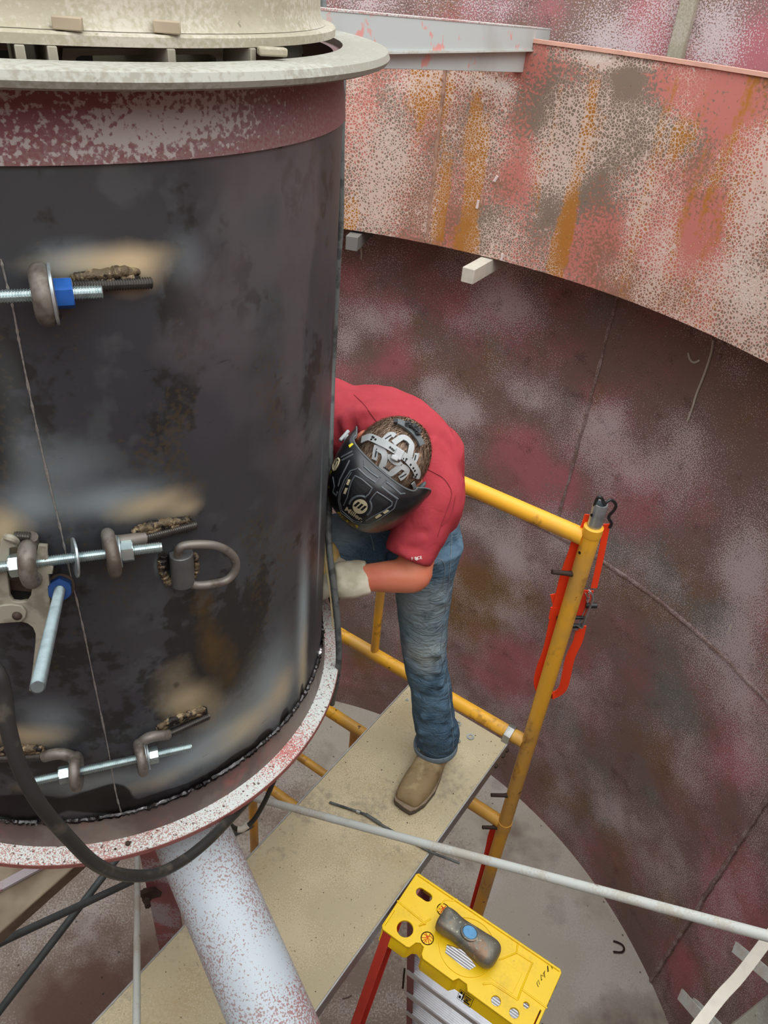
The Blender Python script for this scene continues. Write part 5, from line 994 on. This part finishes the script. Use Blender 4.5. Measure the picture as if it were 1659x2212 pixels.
def hl(pts, r=.0012, m_='hline', k=3, name='raised_line', closed=False):
    pp = [cz(*p) for p in pts]; out_ = []; q = MB()
    for i in range(len(pp)-1+closed):
        a_ = pp[i]; b_ = pp[(i+1) % len(pp)]
        for j in range(k): f = j/k; h, _ = ontoP(B_h, a_[0]+(b_[0]-a_[0])*f, a_[1]+(b_[1]-a_[1])*f, .0004); out_.append(h)
    if not closed: out_.append(ontoP(B_h, *pp[-1], .0004)[0])
    out_ = [h for h in out_ if h is not None]
    if len(out_) > 2: q.tube(out_, r, 6, True, closed); return q.obj(name, M[m_], hshell)
hl([(410,780),(520,745),(560,800),(650,880),(755,955),(820,865),(780,855),(650,745),(590,700),(585,640)], .0011)
hl([(410,780),(330,900),(265,1060),(250,1180),(285,1330),(450,1460),(560,1490),(660,1490),(800,1420),(990,1280),(1035,1150),(940,1085),(810,1000),(880,900),(960,960),(1070,1085),(1140,1080)], .0012)
hl([(425,800),(350,920),(280,1080),(268,1180),(300,1310),(450,1440),(560,1470)], .0009)
hl([(590,720),(680,800),(780,870)], .0022); hl([(520,755),(620,850),(745,935)], .0022); hl([(885,930),(960,985),(1080,1090)], .0022); hl([(820,990),(920,1070),(1040,1155)], .0022)
hl([(470,845),(420,930),(390,1030),(370,1130),(320,1240)], .0011); hl([(470,845),(560,890),(700,1010),(660,1085),(600,1140)], .0014)
hl([(760,1060),(860,1120),(965,1195),(960,1240),(860,1310),(700,1390),(620,1440)], .0014); hl([(760,1060),(700,1130),(670,1180)], .0012)
cx_, cy_ = 540, 1255
hl([(cx_+148*math.cos(t), cy_+142*math.sin(t)) for t in [math.radians(a_) for a_ in range(195, 300, 10)]], .0022); hl([(cx_+150*math.cos(t), cy_+145*math.sin(t)) for t in [math.radians(a_) for a_ in range(-30, 60, 10)]], .0020)
for pts in ([(290,600),(440,520)], [(300,640),(450,560)], [(400,640),(340,760),(270,900),(250,980)], [(180,860),(200,980),(180,1060),(220,1110),(240,1060)]): hl(pts, .0016)
def quadfill(name, pts, m_, par=None, nn=6, o_=.0012):
    a_, b_, c_, d_ = [cz(*p) for p in pts]; V_ = []; F_ = []
    for i in range(nn+1):
        for j in range(nn+1):
            u, v = i/nn, j/nn; V_.append(((a_[0]*(1-u)+b_[0]*u)*(1-v)+(d_[0]*(1-u)+c_[0]*u)*v, (a_[1]*(1-u)+b_[1]*u)*(1-v)+(d_[1]*(1-u)+c_[1]*u)*v))
    for i in range(nn):
        for j in range(nn): k = i*(nn+1)+j; F_.append((k, k+1, k+nn+2, k+nn+1))
    o0 = V_[0]; return decal(name, [(x-o0[0], y-o0[1]) for x, y in V_], F_, B_h, o0, (1, 0), (0, 1), M[m_], par or hshell, o_)
quadfill('dark_panel', [(470,870),(670,1010),(590,1100),(400,1150)], 'hpanel', None, 8, .0004); quadfill('dark_panel', [(760,1090),(935,1200),(700,1370),(690,1180)], 'hpanel', None, 8, .0004)
quadfill('print_bar', [(380,892),(412,900),(385,975),(355,960)], 'cream'); quadfill('print_bar', [(345,1005),(378,1010),(345,1092),(315,1080)], 'cream')
quadfill('print_bar', [(900,1295),(930,1310),(865,1355),(840,1335)], 'cream'); quadfill('print_bar', [(800,1352),(835,1370),(755,1418),(735,1395)], 'cream')
V_ = [(0, 0)]+[(r_*math.cos(2*PI*k/32), r_*math.sin(2*PI*k/32)) for r_ in (.5, 1) for k in range(32)]; F_ = [(0, 1+k, 1+(k+1) % 32) for k in range(32)]+[(1+k, 33+k, 33+(k+1) % 32, 1+(k+1) % 32) for k in range(32)]
decal('logo_disc', V_, F_, B_h, cz(540, 1255), (16.3, 0), (0, 15.8), M['cream'], hshell, .0014)
for k, sx_ in enumerate((-52, 0, 52)):
    u = (.86, .50); c = (540+sx_*u[0], 1255+sx_*u[1]+2)
    quadfill('logo_stripe', [(c[0]-44, c[1]+14), (c[0]+18, c[1]-42), (c[0]+46, c[1]-26), (c[0]-16, c[1]+30)], 'ink', None, 4, .0024)
V_, F_ = textmesh('Miller.', 1, off=.022)
tw = max(v[0] for v in V_); ux = (568-330)/tw*.16275; uy = (1462-1300)/tw*.16275
decal('logo_text', V_, F_, B_h, cz(326, 1300), (ux, uy), (.60*12.6, -.86*12.6), M['cream'], hshell, .0014)
for pts in ([(228,1330),(285,1322),(280,1345),(240,1350)], [(240,1368),(262,1362),(300,1345),(275,1390)], [(298,1385),(325,1385),(300,1405),(285,1400)], [(345,1462),(365,1425),(390,1460),(372,1466)], [(405,1465),(430,1500),(455,1518),(430,1512)], [(470,1500),(500,1498),(520,1525),(495,1545)]):
    quadfill('yellow_mark', pts, 'yellowprint', None, 3)
for pts in ([(385,440),(430,410),(455,425),(400,475)], [(120,820),(150,760),(165,790),(130,850)], [(112,985),(130,975),(135,1010),(118,1020)]): quadfill('yellow_mark', pts, 'yellowprint', None, 3)
hl([(180,740),(190,690),(215,640),(250,615),(268,640),(250,700),(215,760),(190,775)], .0020, 'cream', 3, 'side_logo', True); hl([(200,740),(225,690),(240,650)], .002, 'cream', 3, 'side_logo')
# headgear straps hugging the head (ellipsoid a little above the hair)
def onhead(x, y, g=.0075):
    v = Vector(ray(x, y)).normalized(); A_ = (.0685+g, .0785+g, .0895+g); o_ = -(Hc+HF*-.004+HU*.002)
    ov = [o_.dot(a_)/s_ for a_, s_ in zip((HL, HF, HU), A_)]; dv = [v.dot(a_)/s_ for a_, s_ in zip((HL, HF, HU), A_)]
    a = sum(x_*x_ for x_ in dv); b = 2*sum(x_*y_ for x_, y_ in zip(ov, dv)); c = sum(x_*x_ for x_ in ov)-1; D = b*b-4*a*c
    if D < 0: D = 0
    return v*((-b-D**.5)/(2*a))
def gear(pts, wid, m_='gear', g=.0075, th=.0022, name='headband', par=None, n_=3):
    pp = [onhead(*p, g) for p in [cz(*a_) for a_ in pts]]; pp = spline(pp, n_); wd = []
    for i, p in enumerate(pp): t = (pp[min(i+1, len(pp)-1)]-pp[max(i-1, 0)]).normalized(); nr = (p-Hc).normalized(); wd.append(nr.cross(t))
    q = MB(); q.ribbon(pp, wid, th, wd); return q.obj(name, M[m_], par or hel, True, .0004)
hb_ = gear([(560,370),(650,335),(700,345),(760,372),(830,405),(900,440),(1010,505),(1080,560),(1140,600),(1200,660),(1250,720),(1290,790),(1300,840),(1280,880)], .0145, 'gear', .009, .0022, 'headband')
for x, y in [(690,365),(720,340),(745,365),(705,330),(940,470),(965,490),(985,510),(1110,620),(1135,650),(1155,625),(1210,700),(1245,745),(1265,780),(1290,830),(1275,860)]:
    p = onhead(*cz(x, y), .0103); nr = (p-Hc).normalized(); q = MB(); q.lathe([(.0022, 0), (.0022, .0006)], p, nr, 8); q.obj('slot', M['ink'], hb_)
for pts, w_ in (([(860,370),(920,310),(960,295),(1005,320)], .010), ([(800,380),(870,400),(905,345),(960,300)], .008), ([(980,415),(1040,370),(1095,340),(1150,350),(1200,400),(1222,450),(1210,520),(1195,600)], .0115), ([(765,440),(745,520),(735,600),(725,635)], .0105), ([(765,470),(800,500),(850,530),(868,600),(850,680),(825,735),(850,770),(900,815),(950,815),(1000,780),(1060,735),(1085,720)], .0115), ([(1085,720),(1140,745),(1165,780),(1130,830),(1095,865),(1060,885)], .0105), ([(1290,545),(1285,590),(1265,640),(1245,670)], .010), ([(930,560),(925,600),(960,650),(1010,685),(1060,690),(1090,665)], .006)):
    gear(pts, w_, 'gear', .0072, .002, 'crown_strap')
for pts in ([(870,360),(920,325),(955,305)], [(1110,370),(1160,395),(1190,435)], [(762,485),(750,540),(740,600)], [(850,730),(890,755),(930,785)], [(1155,820),(1110,850),(1070,868)], [(1280,570),(1265,640)]): gear(pts, .0022, 'ink', .0086, .0006, 'slot')
p = onhead(*cz(1052, 560), .0125); nr = (p-Hc).normalized(); xx = (onhead(*cz(1120, 590))-onhead(*cz(980, 520))).normalized(); yy = nr.cross(xx); q = MB(); q.box(p, (.0155, .019, .0055), Matrix((xx, yy, nr)).transposed()); q.obj('buckle', M['gear'], hel, True, .0015)
q = MB(); q.box(p+yy*-.0095+xx*-.004+nr*.0015, (.014, .009, .006), Matrix((xx, yy, nr)).transposed()); q.obj('buckle_tab', M['gear'], hel, True, .002)
gear([(1000,122),(1060,135),(1130,170),(1200,220),(1265,280),(1330,370),(1360,440)], .013, 'geardark', .012, .004, 'back_pad'); gear([(985,125),(1040,125)], .010, 'blackhook', .014, .006, 'pad_end')
pp = spline([onhead(*cz(*a_), .018) for a_ in [(1165,150),(1210,165),(1260,195),(1300,240),(1315,275)]], 8); q = MB()
for p in pp:
    for j in range(5): q.box(p+Vector((random.uniform(-.003, .003), random.uniform(-.003, .003), random.uniform(-.003, .003))), (.004, .004, .004), Matrix.Rotation(random.uniform(0, 3), 3, 'X'))
q.obj('fuzzy_pad', M['blackhook'], hel)
# pivot knobs
kl = Pd(*cz(392, 372), 1.45); kd = -HL; q = MB(); q.lathe([(.0135, 0), (.0135, .004), (.009, .005), (.009, .010), (.0075, .016), (.005, .018)], kl+HL*.008, kd, 14); q.obj('pivot_knob', M['gear'], hel, True, .0004)
q = MB(); q.box(kl+kd*.012, (.007, .028, .010), Matrix((HL, HF, HU)).transposed()); q.obj('knob_wing', M['gear'], hel, True, .002)
kr = Pd(*cz(1320, 1030), 1.47); q = MB(); ellip(q, kr, (HL*.006, (HF*.7-HU*.7)*.022, (HF*.7+HU*.7)*.011)); q.obj('pivot_knob', M['geardark'], hel)
q = MB(); q.lathe([(.008, 0), (.008, .006), (.005, .010)], Pd(*cz(1300, 1090), 1.47), HL, 10); q.obj('knob_nut', M['gear'], hel)
gear([(1240,940),(1262,990),(1262,1060)], .008, 'gear', .006, .002, 'side_strap')
